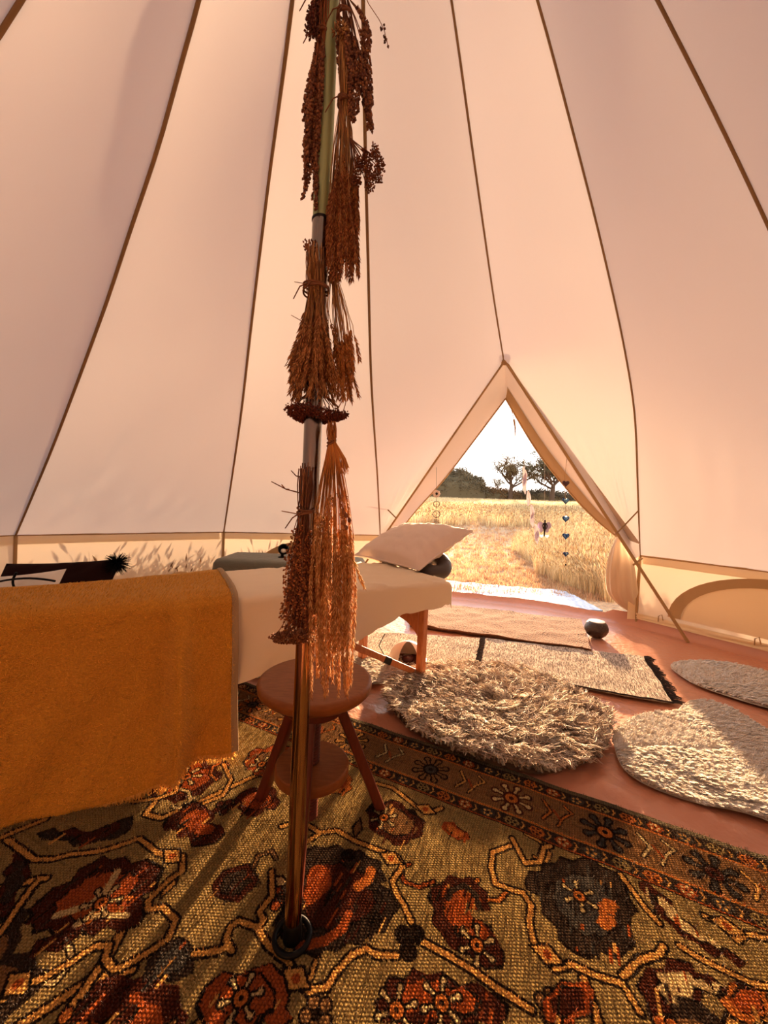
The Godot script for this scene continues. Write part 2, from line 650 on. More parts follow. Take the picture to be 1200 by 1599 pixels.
func tent_walls() -> void:
	var wl := wall_side("wall_left", [0, 1], "low cream canvas wall behind the covered bed, glowing with grass shadows")
	var wf := wall_side("wall_front", [2], "low cream canvas wall between the bed and the doorway")
	var wr := wall_side("wall_right", [5, 6], "low cream canvas wall right of the doorway with a half moon window")
	wall_side("wall_back", [7, 8, 9, 10, 11, 12, 13], "low cream canvas wall behind the camera")
	# short returns between the eave and the door frame
	var c: Vector3 = seams[3][-1]
	var e: Vector3 = seams[5][-1]
	wall_strip(wf, c, A_TOP.lerp(LEG_L, 1.0 - HE / A_TOP.y), 0.05, 0.6, "canvas_panel", M.sunglow_wall_canvas, 6)
	wall_strip(wr, e.lerp(LEG_R, 0.3) + Vector3(-0.12, 0, -0.12), e, 0.05, 0.6, "canvas_panel", M.sunglow_wall_canvas, 6)
	arch_window(wr, e, seams[6][-1], 0.16, 1.02, 0.14, 0.55)
	arch_window(wf, seams[2][-1], c, 0.16, 0.86, 0.14, 0.53)
	arch_window(wl, seams[0][-1], seams[1][-1], 0.1, 0.9, 0.14, 0.53)
	var mid: Vector3 = (e + seams[6][-1]) / 2
	var inn := Vector3(POLE.x - mid.x, 0, POLE.z - mid.z).normalized()
	for f in [0.12, 0.52, 0.86]:        # toggles along the foot of the right wall
		var p: Vector3 = e.lerp(seams[6][-1], f); p.y = 0.12
		p += inn * 0.03
		var b := MB.new()
		b.tube([p + Vector3(0, -0.035, 0), p + Vector3(0, 0.01, 0), p + Vector3(0.02, 0.025, 0.01), p + Vector3(0.025, -0.02, 0.02)], 0.004, 0.004, 5)
		obj("toggle_loop", b, M.canvas_tape, wr)


func ribbon(b: MB, outer: Array, inner: Array, cols := 6, puff := 0.03, dir := Vector3.BACK) -> void:
	var rows := []
	for k in outer.size():
		var row := []
		for j in cols + 1:
			var u := float(j) / cols
			row.append(outer[k].lerp(inner[k], u) + dir * puff * sin(PI * u))
		rows.append(row)
	b.grid(rows)


func doorway(leg_l: Vector3, leg_r: Vector3) -> void:
	var d := struct("door_1", "triangular tent doorway with canvas edges and rolled curtain")
	# the two legs of the frame
	var b := MB.new()
	b.tube([A_TOP + Vector3(0, 0.01, 0.02), LEG_R], 0.012, 0.012, 8)
	obj("frame_leg", b, M.rope, d)
	b = MB.new()
	b.tube([A_TOP + Vector3(0, 0.01, 0.02), LEG_L], 0.010, 0.010, 8)
	obj("frame_leg", b, M.rope, d)
	var out := Vector3(0.41, 0, -0.91)
	# canvas edges that run outward from the frame to the zip of the opening
	var li := smooth_line([dp(790, 622, -3.52), dp(745, 682, -3.64), dp(695, 747, -3.82), dp(650, 797, -3.98), dp(622, 832, -4.1)], 16)
	var ri := smooth_line([dp(790, 622, -3.52), dp(825, 682, -3.46), dp(852, 722, -3.42), dp(900, 780, -3.36), dp(932, 812, -3.33), dp(964, 838, -3.3)], 16)
	var lo := resample([A_TOP + Vector3(0, 0.02, 0), leg_l], 16)
	var ro := resample([A_TOP + Vector3(0, 0.02, 0), leg_r + Vector3(0.05, 0.12, 0)], 16)
	b = MB.new()
	ribbon(b, lo, li, 8, 0.02)
	obj("door_edge", b, M.door_canvas, d)
	b = MB.new()
	ribbon(b, ri, ro, 8, 0.02)
	obj("door_edge", b, M.door_canvas, d)
	# hems of the opening
	for line in [li, ri]:
		b = MB.new()
		b.tube(line, 0.009, 0.009, 6)
		obj("hem", b, M.canvas_tape, d)
	# inner flap strip folded back beside the right edge
	var r2 := []
	for k in 16: r2.append(ri[k] + (ro[k] - ri[k]) * 0.28 + Vector3(0, 0, 0.05))
	b = MB.new()
	ribbon(b, ri, r2, 4, 0.02)
	obj("folded_flap", b, M.canvas_tape, d)
	# curtain gathered at the right and tied
	var sp := [[965, 836, 972, -3.28, 0.3], [957, 852, 980, -3.29, 0.5], [951, 875, 988, -3.30, 0.8], [949, 900, 992, -3.32, 1.0], [952, 925, 995, -3.34, 1.0], [966, 943, 998, -3.37, 0.8], [984, 956, 1000, -3.40, 0.6]]
	var rows := []
	for s in sp:
		var l := dp(s[0], s[1], s[3])
		var r := dp(s[2], s[1] + 2, s[3] + 0.02)
		var c := (l + r) / 2
		var row := []
		for k in 40:
			var g := TAU * k / 40
			var pl: float = 1.0 + 0.13 * s[4] * sin(g * 9.0 + s[1] * 0.02)
			row.append(c + (r - l) / 2 * cos(g) * pl + Vector3(0.25, 0, -0.97) * sin(g) * 0.07 * s[4] * pl)
		rows.append(row)
	var sm := []
	for k in 25:
		sm.append([])
	for j in 40:
		var col := []
		for r in rows: col.append(r[j])
		var cs := smooth_line(col, 25)
		for k in 25: sm[k].append(cs[k])
	b = MB.new()
	b.grid(sm, true)
	obj("curtain", b, M.mesh_net, d)
	b = MB.new()
	var tie := []
	for k in 13:
		var g := TAU * k / 12
		tie.append(dp(969, 838, -3.29) + Vector3(cos(g) * 0.035, -0.01 * cos(g), sin(g) * 0.03))
	b.tube(tie, 0.008, 0.008, 6, false)
	obj("curtain_tie", b, M.canvas_tape, d)
	# straps from the neighbouring seams to the frame
	b = MB.new()
	b.tube([dp(997, 798, -3.12), dp(978, 818, -3.0), dp(962, 834, -2.95)], 0.006, 0.006, 6)
	obj("guy_strap", b, M.seam, d)
	b = MB.new()
	b.tube([dp(594, 783, -3.95), dp(606, 796, -3.75), dp(618, 808, -3.62)], 0.006, 0.006, 6)
	obj("guy_strap", b, M.seam, d)
	b = MB.new()
	b.tube([dp(990, 882, -2.98), dp(1003, 872, -3.1)], 0.008, 0.008, 6)
	obj("guy_strap", b, M.canvas_tape, d)
	# ridge cap where frame and canvas meet
	b = MB.new()
	b.ball(A_TOP + Vector3(0, 0.01, 0.01), Vector3(0.05, 0.035, 0.04))
	obj("ridge_cap", b, M.rope, d)


func outside() -> void:
	var g := struct("ground", "dry mown meadow rising gently towards a hedge")
	var b := MB.new()
	var rows := []
	for r in 60:
		var dist := 0.0 if r == 0 else 1.5 * pow(1.085, r) - 1.5
		var row := []
		for k in 96:
			var a := TAU * k / 96
			var p := Vector3(sin(a) * dist, 0, -cos(a) * dist) + Vector3(POLE.x, 0, POLE.z)
			p.y = ground_y(p)
			row.append(p)
		rows.append(row)
	b.grid(rows, true)
	obj("meadow_soil", b, M.dry_ground, g)
	grasses()
	trees()


func ground_y(p: Vector3) -> float:
	var d := Vector2(p.x, p.z).length()
	return -0.04 + 0.040 * maxf(0.0, d - 6.0) * smoothstep(6.0, 14.0, d) + 0.02 * noise.get_noise_2d(p.x * 0.7, p.z * 0.7) * smoothstep(3.5, 6.0, d)


func tuft_mesh(blades: int, h: float, spread: float, w: float, heads: bool, sd: int) -> ArrayMesh:
	var r := RandomNumberGenerator.new()
	r.seed = sd
	var b := MB.new()
	for k in blades:
		var a := r.randf() * TAU
		var d := Vector3(cos(a), 0, sin(a))
		var base := d * spread * r.randf()
		var hh := h * (0.6 + 0.4 * r.randf())
		var lean := 0.15 + 0.5 * r.randf()
		var s := d.cross(Vector3.UP) * w
		var p1 := base + Vector3.UP * hh * 0.55 + d * hh * lean * 0.25
		var p2 := base + Vector3.UP * hh * (1.0 - lean * 0.2) + d * hh * lean * 0.8
		b.tint = Color(0.75, 0.75, 0.75) if r.randf() < 0.5 else Color(1, 1, 1)
		var i0 := b.vert(base - s); var i1 := b.vert(base + s); var i2 := b.vert(p1 - s * 0.7); var i3 := b.vert(p1 + s * 0.7); var i4 := b.vert(p2)
		b.tri(i0, i1, i2); b.tri(i1, i3, i2); b.tri(i2, i3, i4)
		if heads and k % 3 == 0:
			b.seed(p2 - (p2 - p1) * 0.25, (p2 - p1).normalized(), hh * 0.22, w * 2.2)
	return b.mesh()


func grasses() -> void:
	var tall := tuft_mesh(16, 0.55, 0.09, 0.0035, true, 3)
	var mid := tuft_mesh(14, 0.42, 0.16, 0.007, true, 4)
	var low := tuft_mesh(10, 0.10, 0.10, 0.005, false, 5)
	var far := tuft_mesh(12, 0.34, 0.35, 0.018, false, 6)
	var gold := [lin(232, 204, 152), lin(216, 182, 128), lin(242, 216, 166), lin(200, 162, 116)]
	var pink := [lin(206, 160, 116), lin(186, 138, 100), lin(216, 176, 130)]
	var w := []
	var t := []
	# tall grass right of the mown path: its edge runs from the mat to the far left of the patch
	for k in 2600:
		var px := rng.randf_range(770, 1010)
		var py := rng.randf_range(846, 935)
		var edge := 795.0 + (py - 846.0) * 1.0 + 22.0 * noise.get_noise_2d(py * 0.05, 2.0)
		if py > 905 - (px - 800) * 0.0 and px < 945: edge = 860 + (py - 905) * 3.0
		if px < edge: continue
		var p := gp(px, py)
		if p.z > -3.85: continue
		p.y = ground_y(p)
		w.append(spin(p, rng.randf_range(0.6, 1.1) * (0.75 if px < edge + 30 else 1.0)))
		t.append(gold[rng.randi() % 4])
	grass_mass("tall_grass", "tall golden seeding grass right of the mown path outside the doorway", tall, w, t)
	w = []; t = []
	for k in 5200:      # rough fringe beyond the mown track
		var p := Vector3(rng.randf_range(-3, 24), 0, -rng.randf_range(13.5, 27.0))
		if absf(p.x / p.z) > 1.0: continue
		p.y = ground_y(p)
		if noise.get_noise_2d(p.x * 0.4, p.z * 0.4) < -0.25: continue
		w.append(spin(p, rng.randf_range(0.7, 1.5)))
		t.append(gold[rng.randi() % 4] * 0.95)
	grass_mass("meadow_fringe", "uneven pale meadow grass beyond the mown track", mid, w, t)
	w = []; t = []
	for k in 9000:
		var d := 27.0 + 35.0 * pow(rng.randf(), 1.3)
		var p := Vector3(d * rng.randf_range(-0.15, 0.85), 0, -d)
		p.y = ground_y(p)
		w.append(spin(p, rng.randf_range(0.8, 1.3)))
		t.append(gold[[0, 2, 2, 1][rng.randi() % 4]])
	grass_mass("hay_field", "even golden hay field in front of the hedge", far, w, t)
	w = []; t = []
	for k in 9000:      # mown stubble
		var d := 4.0 + 11.0 * pow(rng.randf(), 1.4)
		var p := Vector3(d * rng.randf_range(-0.05, 0.75), 0, -d)
		if p.z > -4.3 and p.x > 0.5: continue
		p.y = ground_y(p)
		w.append(spin(p, rng.randf_range(0.4, 1.0)))
		t.append(pink[rng.randi() % 3])
	grass_mass("mown_stubble", "short pinkish mown stubble on the path outside", low, w, t)
	w = []; t = []
	# grass against the outside of the left wall: its shade falls on the canvas
	for k in 420:
		var f := rng.randf_range(-0.2, 2.6)
		var a: Vector3 = seams[int(clampf(floorf(f), 0, 2))][-1]
		var e: Vector3 = seams[int(clampf(floorf(f), 0, 2)) + 1][-1]
		var p := a.lerp(e, f - clampf(floorf(f), 0, 2))
		var out := Vector3(p.x - POLE.x, 0, p.z - POLE.z).normalized()
		p += out * (0.12 + 0.7 * rng.randf() * rng.randf())
		p.y = -0.04
		w.append(spin(p, rng.randf_range(0.5, 1.25) * (0.75 + 0.5 * absf(noise.get_noise_1d(f * 3.0)))))
		t.append(gold[rng.randi() % 4])
	grass_mass("wall_grass", "long grass growing against the outside of the left tent wall", tall, w, t)


func spin(p: Vector3, s: float) -> Transform3D:
	return Transform3D(Basis(Vector3.UP, rng.randf() * TAU).scaled(Vector3.ONE * s), p)


func grass_mass(called: String, label: String, mesh: Mesh, w: Array, t: Array) -> void:
	var o := mass(called, mesh, M.grass, w, t)
	tag(o, label, "grass")


func branch(b: MB, p: Vector3, d: Vector3, ln: float, r: float, depth: int, tips: Array, rr: RandomNumberGenerator) -> void:
	var pts := [p]
	var q := p
	var dd := d
	for k in 4:
		dd = (dd + Vector3(rr.randf_range(-1, 1), rr.randf_range(-0.6, 0.9), rr.randf_range(-1, 1)) * 0.22).normalized()
		q += dd * ln / 4
		pts.append(q)
	b.tube(pts, r, r * 0.6, 6, false)
	if depth <= 1: tips.append(pts[2])
	tips.append(q)
	if depth == 0: return
	for k in 3 + (rr.randi() % 2):
		var nd := (dd * 0.7 + Vector3(rr.randf_range(-1, 1), rr.randf_range(-0.25, 0.8), rr.randf_range(-1, 1))).normalized()
		branch(b, pts[2 + (k % 3)], nd, ln * rr.randf_range(0.6, 0.85), r * 0.55, depth - 1, tips, rr)


func leaf_clump(sd: int, s: float) -> ArrayMesh:
	var r := RandomNumberGenerator.new()
	r.seed = sd
	var b := MB.new()
	for k in 14:
		var p := Vector3(r.randf_range(-1, 1), r.randf_range(-0.7, 0.7), r.randf_range(-1, 1)) * s
		var d := Vector3(r.randf_range(-1, 1), r.randf_range(-1, 1), r.randf_range(-1, 1)).normalized()
		b.seed(p, d, s * 0.5, s * 0.16)
	return b.mesh()


func tree(called: String, label: String, base: Vector3, trunk_h: float, spread: float, r: float, depth: int, sd: int, clumps: int, cs: float, tint: Color) -> void:
	var t := thing(called, label, "tree", base, "")
	var rr := RandomNumberGenerator.new()
	rr.seed = sd
	var b := MB.new()
	var tips := []
	var top := Vector3(0.15, trunk_h, 0)
	b.tube([Vector3(0, -0.3, 0), Vector3(0.05, trunk_h * 0.5, 0), top], r * 1.25, r * 0.85, 8)
	for k in 6:
		var a := TAU * k / 6 + rr.randf()
		branch(b, top - Vector3(0, rr.randf() * trunk_h * 0.3, 0), Vector3(cos(a), rr.randf_range(0.35, 1.2), sin(a)).normalized(), spread * rr.randf_range(0.7, 1.0), r * 0.5, depth, tips, rr)
	obj("trunk", b, M.bark, t)
	var w := []
	var c := []
	for k in clumps:
		var p: Vector3 = tips[rr.randi() % tips.size()] + Vector3(rr.randf_range(-1, 1), rr.randf_range(-0.6, 0.6), rr.randf_range(-1, 1)) * cs * 1.5
		w.append(Transform3D(Basis(Vector3(rr.randf(), 1, rr.randf()).normalized(), rr.randf() * TAU).scaled(Vector3.ONE * rr.randf_range(0.6, 1.3)), p))
		c.append(tint * rr.randf_range(0.75, 1.25))
	mass("foliage", leaf_clump(sd + 1, cs), M.leaf, w, c, t)


func shrubs(called: String, label: String, cat: String, base: Vector3, size: Vector3, sd: int, n: int, tint: Color) -> void:
	var t := thing(called, label, cat, base)
	var rr := RandomNumberGenerator.new()
	rr.seed = sd
	var b := MB.new()
	var rows := []
	for k in 15:
		var f := PI * 0.52 * k / 14
		var row := []
		for s in 40:
			var g := TAU * s / 40
			var d := Vector3(cos(g) * sin(f), cos(f), sin(g) * sin(f))
			var q := 1.0 + 0.35 * noise.get_noise_3d(d.x * 3.0 * maxf(1.0, size.x / size.y * 0.4) + sd, d.y * 2.0, d.z * 3.0)
			row.append(Vector3(signf(d.x) * pow(absf(d.x), 0.8) * size.x, pow(maxf(d.y, 0.0), 0.6) * size.y * q - (0.3 if d.y <= 0 else 0.0), d.z * size.z) * 0.95)
		rows.append(row)
	b.grid(rows, true)
	obj("crown", b, M.shrub, t)
	var w := []
	var c := []
	for k in n:
		var r: Array = rows[rr.randi() % 13]
		var p: Vector3 = r[rr.randi() % 40] + Vector3(rr.randf_range(-1, 1), rr.randf_range(-1, 1), rr.randf_range(-1, 1)) * 0.3
		w.append(Transform3D(Basis(Vector3(rr.randf(), 1, rr.randf()).normalized(), rr.randf() * TAU).scaled(Vector3.ONE * rr.randf_range(0.7, 1.3)), p))
		c.append(tint * rr.randf_range(0.7, 1.3))
	mass("foliage", leaf_clump(sd + 3, 0.45), M.leaf, w, c, t)


func trees() -> void:
	var z := -62.0
	var f := func(px: float, zz: float) -> Vector3:
		var p := dp(px, 778, zz)
		p.y = ground_y(p)
		return p
	shrubs("thicket", "broad rounded dark thicket at the far left of the hay field", "bush", f.call(702, z), Vector3(6.0, 4.0, 3.5), 11, 900, lin(104, 88, 60))
	shrubs("hedge", "low brown hedge between the thicket and the bare tree", "hedge", f.call(764, z - 2.0), Vector3(5.5, 1.5, 1.6), 12, 500, lin(120, 88, 50))
	shrubs("hedge", "low dark hedge beneath the two spreading trees", "hedge", f.call(850, z - 3.0), Vector3(6.0, 1.5, 1.6), 13, 500, lin(84, 70, 48))
	tree("small_tree", "small sparse tree just above the brown hedge", f.call(776, z - 4.0), 2.4, 1.5, 0.10, 1, 21, 60, 0.28, lin(110, 96, 60))
	tree("open_tree", "sparse open tree with a thick forked trunk, left of the broad tree", f.call(797, z), 2.7, 3.1, 0.32, 2, 22, 300, 0.36, lin(116, 96, 58))
	tree("broad_tree", "broad spreading tree beside the right edge of the doorway", f.call(862, z + 2.0), 2.7, 3.9, 0.38, 2, 27, 620, 0.42, lin(92, 84, 54))


# ------------------------------------------------------------------ the big carpet
const CO := Vector3(-0.112, 0, -1.652)
const CS := Vector3(0.897, 0, 0.442)
const CT := Vector3(-0.442, 0, 0.897)
const C_S0 := -1.75
const C_W := 3.6
const C_H := 1.9
const C_PX := 2048
var cim: Image
var k_px: float


func cuv(x: float, y: float) -> Vector2:       # photo pixel on the floor -> pixel of the carpet's own texture
	var p := gp(x, y) - CO
	return Vector2((p.dot(CS) - C_S0) * k_px, p.dot(CT) * k_px)


func poly(pts: Array, col: Color) -> void:
	var lo := 1e9
	var hi := -1e9
	for p in pts: lo = minf(lo, p.y); hi = maxf(hi, p.y)
	for y in range(maxi(0, int(lo)), mini(cim.get_height() - 1, int(hi)) + 1):
		var xs := []
		for k in pts.size():
			var a: Vector2 = pts[k]
			var b: Vector2 = pts[(k + 1) % pts.size()]
			if (a.y <= y) != (b.y <= y):
				xs.append(a.x + (y - a.y) / (b.y - a.y) * (b.x - a.x))
		xs.sort()
		for k in range(0, xs.size() - 1, 2):
			var j := rng.randf_range(-1.2, 1.2)
			var x0 := clampi(int(xs[k] + j), 0, C_PX)
			var x1 := clampi(int(xs[k + 1] + j), 0, C_PX)
			if x1 > x0: cim.fill_rect(Rect2i(x0, y, x1 - x0, 1), col)


func stroke(pts: Array, w: float, col: Color) -> void:
	for k in pts.size() - 1:
		var a: Vector2 = pts[k]
		var b: Vector2 = pts[k + 1]
		var d := (b - a)
		if d.length() < 0.01: continue
		var n := d.normalized().orthogonal() * w / 2
		poly([a + n, b + n, b - n, a - n], col)
	for p in pts: disc(p, w / 2, col)


func disc(p: Vector2, r: float, col: Color) -> void:
	for y in range(maxi(0, int(p.y - r)), mini(cim.get_height() - 1, int(p.y + r)) + 1):
		var h := sqrt(maxf(0, r * r - (y - p.y) * (y - p.y)))
		var x0 := clampi(int(p.x - h), 0, C_PX)
		var x1 := clampi(int(p.x + h), 0, C_PX)
		if x1 > x0: cim.fill_rect(Rect2i(x0, y, x1 - x0, 1), col)


func pts_of(flat: Array) -> Array:
	var out := []
	for k in range(0, flat.size(), 2): out.append(cuv(flat[k], flat[k + 1]))
	return out


func shrink(pts: Array, f: float, to := Vector2.INF) -> Array:
	var m := Vector2.ZERO
	for p in pts: m += p
	m = m / pts.size() if to == Vector2.INF else to
	var out := []
	for p in pts: out.append(m + (p - m) * f)
	return out


func scallop(pts: Array, amp: float) -> Array:      # a stepped, toothed outline as knots give it
	var out := []
	for k in pts.size():
		var a: Vector2 = pts[k]
		var b: Vector2 = pts[(k + 1) % pts.size()]
		var n := maxi(2, int((b - a).length() / 14.0))
		var o := (b - a).normalized().orthogonal()
		for j in n:
			out.append(a.lerp(b, float(j) / n) + o * (amp if j % 2 else -amp * 0.4) + Vector2(rng.randf_range(-2, 2), rng.randf_range(-2, 2)))
	return out


func rosette(c: Vector2, r: float, petals: int, body: Color, line: Color, heart: Color) -> void:
	for k in petals:
		var g := TAU * (k + 0.3) / petals
		var d := Vector2(cos(g), sin(g))
		stroke([c + d * r * 0.35, c + d * r * 0.95], r * 0.34, line)
		disc(c + d * r, r * 0.26, line)
	for k in petals:
		var g := TAU * (k + 0.3) / petals
		var d := Vector2(cos(g), sin(g))
		stroke([c + d * r * 0.3, c + d * r * 0.9], r * 0.15, body)
		disc(c + d * r, r * 0.15, body)
	disc(c, r * 0.5, line); disc(c, r * 0.36, heart); disc(c, r * 0.14, line)


func carpet_image() -> ImageTexture:
	k_px = C_PX / C_W
	cim = Image.create(C_PX, int(C_H * k_px), false, Image.FORMAT_RGB8)
	var khaki := rgb(136, 112, 69)
	var tan := rgb(190, 138, 72)
	var dark := rgb(34, 24, 18)
	var rust := rgb(142, 68, 32)
	var maroon := rgb(66, 32, 22)
	var orange := rgb(172, 98, 44)
	var brown := rgb(118, 84, 52)
	var cream := rgb(186, 160, 110)
	var guard := rgb(52, 40, 32)
	var slate := rgb(64, 58, 52)
	var h := cim.get_height()
	cim.fill(khaki)
	# streaky abrash in the field
	for k in 700:
		var y := rng.randi_range(0, h - 1)
		var x := rng.randi_range(0, C_PX)
		var q := rng.randf_range(0.88, 1.1)
		cim.fill_rect(Rect2i(x, y, rng.randi_range(60, 400), rng.randi_range(1, 4)), Color(khaki.r * q, khaki.g * q, khaki.b * q))
	# scattered motifs over all of the field, so that it carries on out of the frame
	var cell := 250.0
	for gy in 6:
		for gx in 9:
			var c := Vector2((gx + 0.5 + rng.randf_range(-0.2, 0.2)) * cell, 230 + (gy + 0.5 + rng.randf_range(-0.2, 0.2)) * cell)
			var vis := false
			var w3 := CO + CS * (c.x / k_px + C_S0) + CT * (c.y / k_px)
			if w3.z < -0.72 and w3.x > -0.85 and w3.x < 0.9 and not (w3.x < 0.05 and w3.z < -1.12): vis = true
			if vis: continue
			var ring := []
			for k in 9: ring.append(c + Vector2.from_angle(TAU * k / 9) * rng.randf_range(40, 85))
			poly(scallop(ring, 6), maroon if (gx + gy) % 2 else guard)
			poly(scallop(shrink(ring, 0.7), 4), rust if (gx + gy) % 2 else brown)
			rosette(c, 24, 7, cream, dark, orange)
			var vine := []
			for k in 10: vine.append(c + Vector2(-130 + k * 30, 95 * sin(k * 0.9 + gx)))
			stroke(vine, 15, dark); stroke(vine, 8, tan)
	for k in 110:      # small hooks, buds and leaves strewn between the palmettes
		var c := Vector2(rng.randf_range(0, C_PX), rng.randf_range(165, h))
		var a := rng.randf() * TAU
		var d := Vector2.from_angle(a)
		var o := d.orthogonal()
		var col: Color = [tan, rust, orange, brown, cream, maroon][rng.randi() % 6]
		if k % 3 == 0:
			poly([c - d * 22, c + o * 10, c + d * 24, c - o * 10], dark)
			poly([c - d * 16, c + o * 6, c + d * 17, c - o * 6], col)
		elif k % 3 == 1:
			var arc := [c - d * 26, c - d * 10 + o * 16, c + d * 12 + o * 18, c + d * 24 + o * 2, c + d * 14 - o * 10]
			stroke(arc, 9, dark); stroke(arc, 4.5, col)
		else:
			for g in 5: disc(c + Vector2.from_angle(a + TAU * g / 5) * 11, 8, dark)
			for g in 5: disc(c + Vector2.from_angle(a + TAU * g / 5) * 11, 5.5, col)
			disc(c, 5, dark)
	# palmettes and medallions where the photograph shows them
	var blobs := [
		[[51, 1441, 67, 1414, 111, 1387, 145, 1360, 175, 1353, 209, 1357, 243, 1357, 249, 1383, 222, 1410, 216, 1458, 168, 1458, 128, 1468, 78, 1464, 54, 1454], maroon, rust],
		[[51, 1495, 78, 1474, 115, 1468, 121, 1478, 67, 1501], maroon, maroon],
		[[480, 1337, 510, 1333, 547, 1340, 577, 1350, 597, 1373, 593, 1393, 613, 1413, 613, 1443, 580, 1470, 543, 1483, 510, 1493, 483, 1500, 440, 1470, 445, 1413], guard, maroon],
		[[670, 1413, 690, 1390, 720, 1383, 750, 1397, 763, 1423, 753, 1437, 733, 1417, 717, 1407, 717, 1440, 747, 1453, 777, 1480, 783, 1527, 733, 1507, 687, 1470], maroon, rust],
		[[820, 1387, 867, 1357, 907, 1350, 960, 1373, 983, 1413, 987, 1460, 977, 1500, 940, 1503, 893, 1497, 870, 1460, 843, 1413], guard, slate],
		[[1000, 1387, 1027, 1400, 1060, 1440, 1100, 1477, 1167, 1517, 1133, 1507, 1087, 1483, 1047, 1457, 1017, 1417], maroon, cream],
		[[1003, 1540, 1067, 1513, 1087, 1530, 1133, 1553, 1167, 1553, 1100, 1563, 1053, 1583, 1033, 1600, 1013, 1583], maroon, cream],
		[[597, 1557, 633, 1537, 667, 1533, 717, 1550, 777, 1567, 790, 1610, 600, 1612], maroon, rust],
		[[115, 1599, 145, 1565, 182, 1555, 206, 1576, 202, 1610, 120, 1612], maroon, maroon],
		[[324, 1549, 400, 1520, 440, 1530, 455, 1610, 320, 1610], rust, rust],
		[[222, 1542, 256, 1488, 297, 1478, 300, 1532], guard, slate],
		[[0, 1447, 0, 1414, 20, 1357, 37, 1336, 47, 1363, 27, 1414], maroon, guard],
		[[67, 1309, 141, 1309, 189, 1296, 192, 1286, 209, 1289, 195, 1313, 141, 1330, 88, 1326], guard, maroon],
		[[256, 1296, 303, 1259, 337, 1276, 323, 1296, 354, 1309, 317, 1330], maroon, rust],
		[[573, 1273, 613, 1257, 653, 1283, 663, 1303, 633, 1330, 587, 1313], maroon, brown],
		[[693, 1290, 720, 1303, 733, 1323, 700, 1313], rust, orange],
		[[390, 1180, 440, 1170, 470, 1190, 460, 1215, 410, 1220, 385, 1205], rust, brown],
		[[380, 1245, 420, 1235, 440, 1262, 400, 1285, 365, 1270], maroon, rust],
		[[500, 1205, 545, 1215, 550, 1240, 510, 1250], orange, rust],
		[[330, 1390, 372, 1360, 400, 1372, 395, 1400, 350, 1420], maroon, guard],
		[[1130, 1560, 1180, 1545, 1200, 1570, 1190, 1600, 1140, 1599], orange, rust],
		[[860, 1560, 900, 1545, 930, 1570, 900, 1610, 850, 1605], rust, maroon],
	]
	for q in blobs:
		var p := pts_of(q[0])
		poly(scallop(shrink(p, 1.05), 6), dark)
		poly(scallop(p, 6), q[1])
		poly(scallop(shrink(p, 0.66), 5), dark)
		poly(scallop(shrink(p, 0.62), 4), q[2])
		# lines of differently dyed knots across the motif
		var lo: Vector2 = p[0]
		var hi: Vector2 = p[0]
		for v in p: lo = lo.min(v); hi = hi.max(v)
		var inside := PackedVector2Array(shrink(p, 0.94))
		var mixed := [q[1], q[2], dark, rust, tan, guard]
		for k in int((hi.x - lo.x) * (hi.y - lo.y) / 260.0):
			var at := Vector2(rng.randf_range(lo.x, hi.x), rng.randf_range(lo.y, hi.y))
			if not Geometry2D.is_point_in_polygon(at, inside): continue
			var c: Color = mixed[rng.randi() % 6]
			cim.fill_rect(Rect2i(int(at.x), int(at.y), rng.randi_range(2, 4), rng.randi_range(6, 22)), c)
	# inner figures
	poly(scallop(pts_of([480, 1375, 500, 1358, 515, 1370, 515, 1400, 480, 1425]), 4), rust)
	poly(scallop(pts_of([945, 1415, 962, 1420, 965, 1435, 950, 1440, 962, 1452, 958, 1466, 942, 1464, 932, 1440]), 3), orange)
	stroke(pts_of([560, 1395, 575, 1385, 580, 1370]), 14, orange)
	stroke(pts_of([470, 1490, 510, 1480, 535, 1462, 545, 1440]), 11, rust)
	stroke(pts_of([700, 1415, 706, 1402, 725, 1396, 742, 1410, 748, 1430]), 8, guard)
	stroke(pts_of([90, 1440, 140, 1425, 165, 1405, 185, 1372]), 9, cream)
	stroke(pts_of([140, 1450, 165, 1420, 205, 1412]), 7, orange)
	stroke(pts_of([120, 1455, 150, 1440, 200, 1440]), 7, cream)
	stroke(pts_of([1035, 1540, 1060, 1545, 1065, 1553]), 11, cream)
	for s in [[600, 1285], [160, 1420], [378, 1570], [745, 1490], [410, 1200], [905, 1410], [690, 1580], [620, 1590]]:
		rosette(cuv(s[0], s[1]), 20, 6, cream, dark, orange)
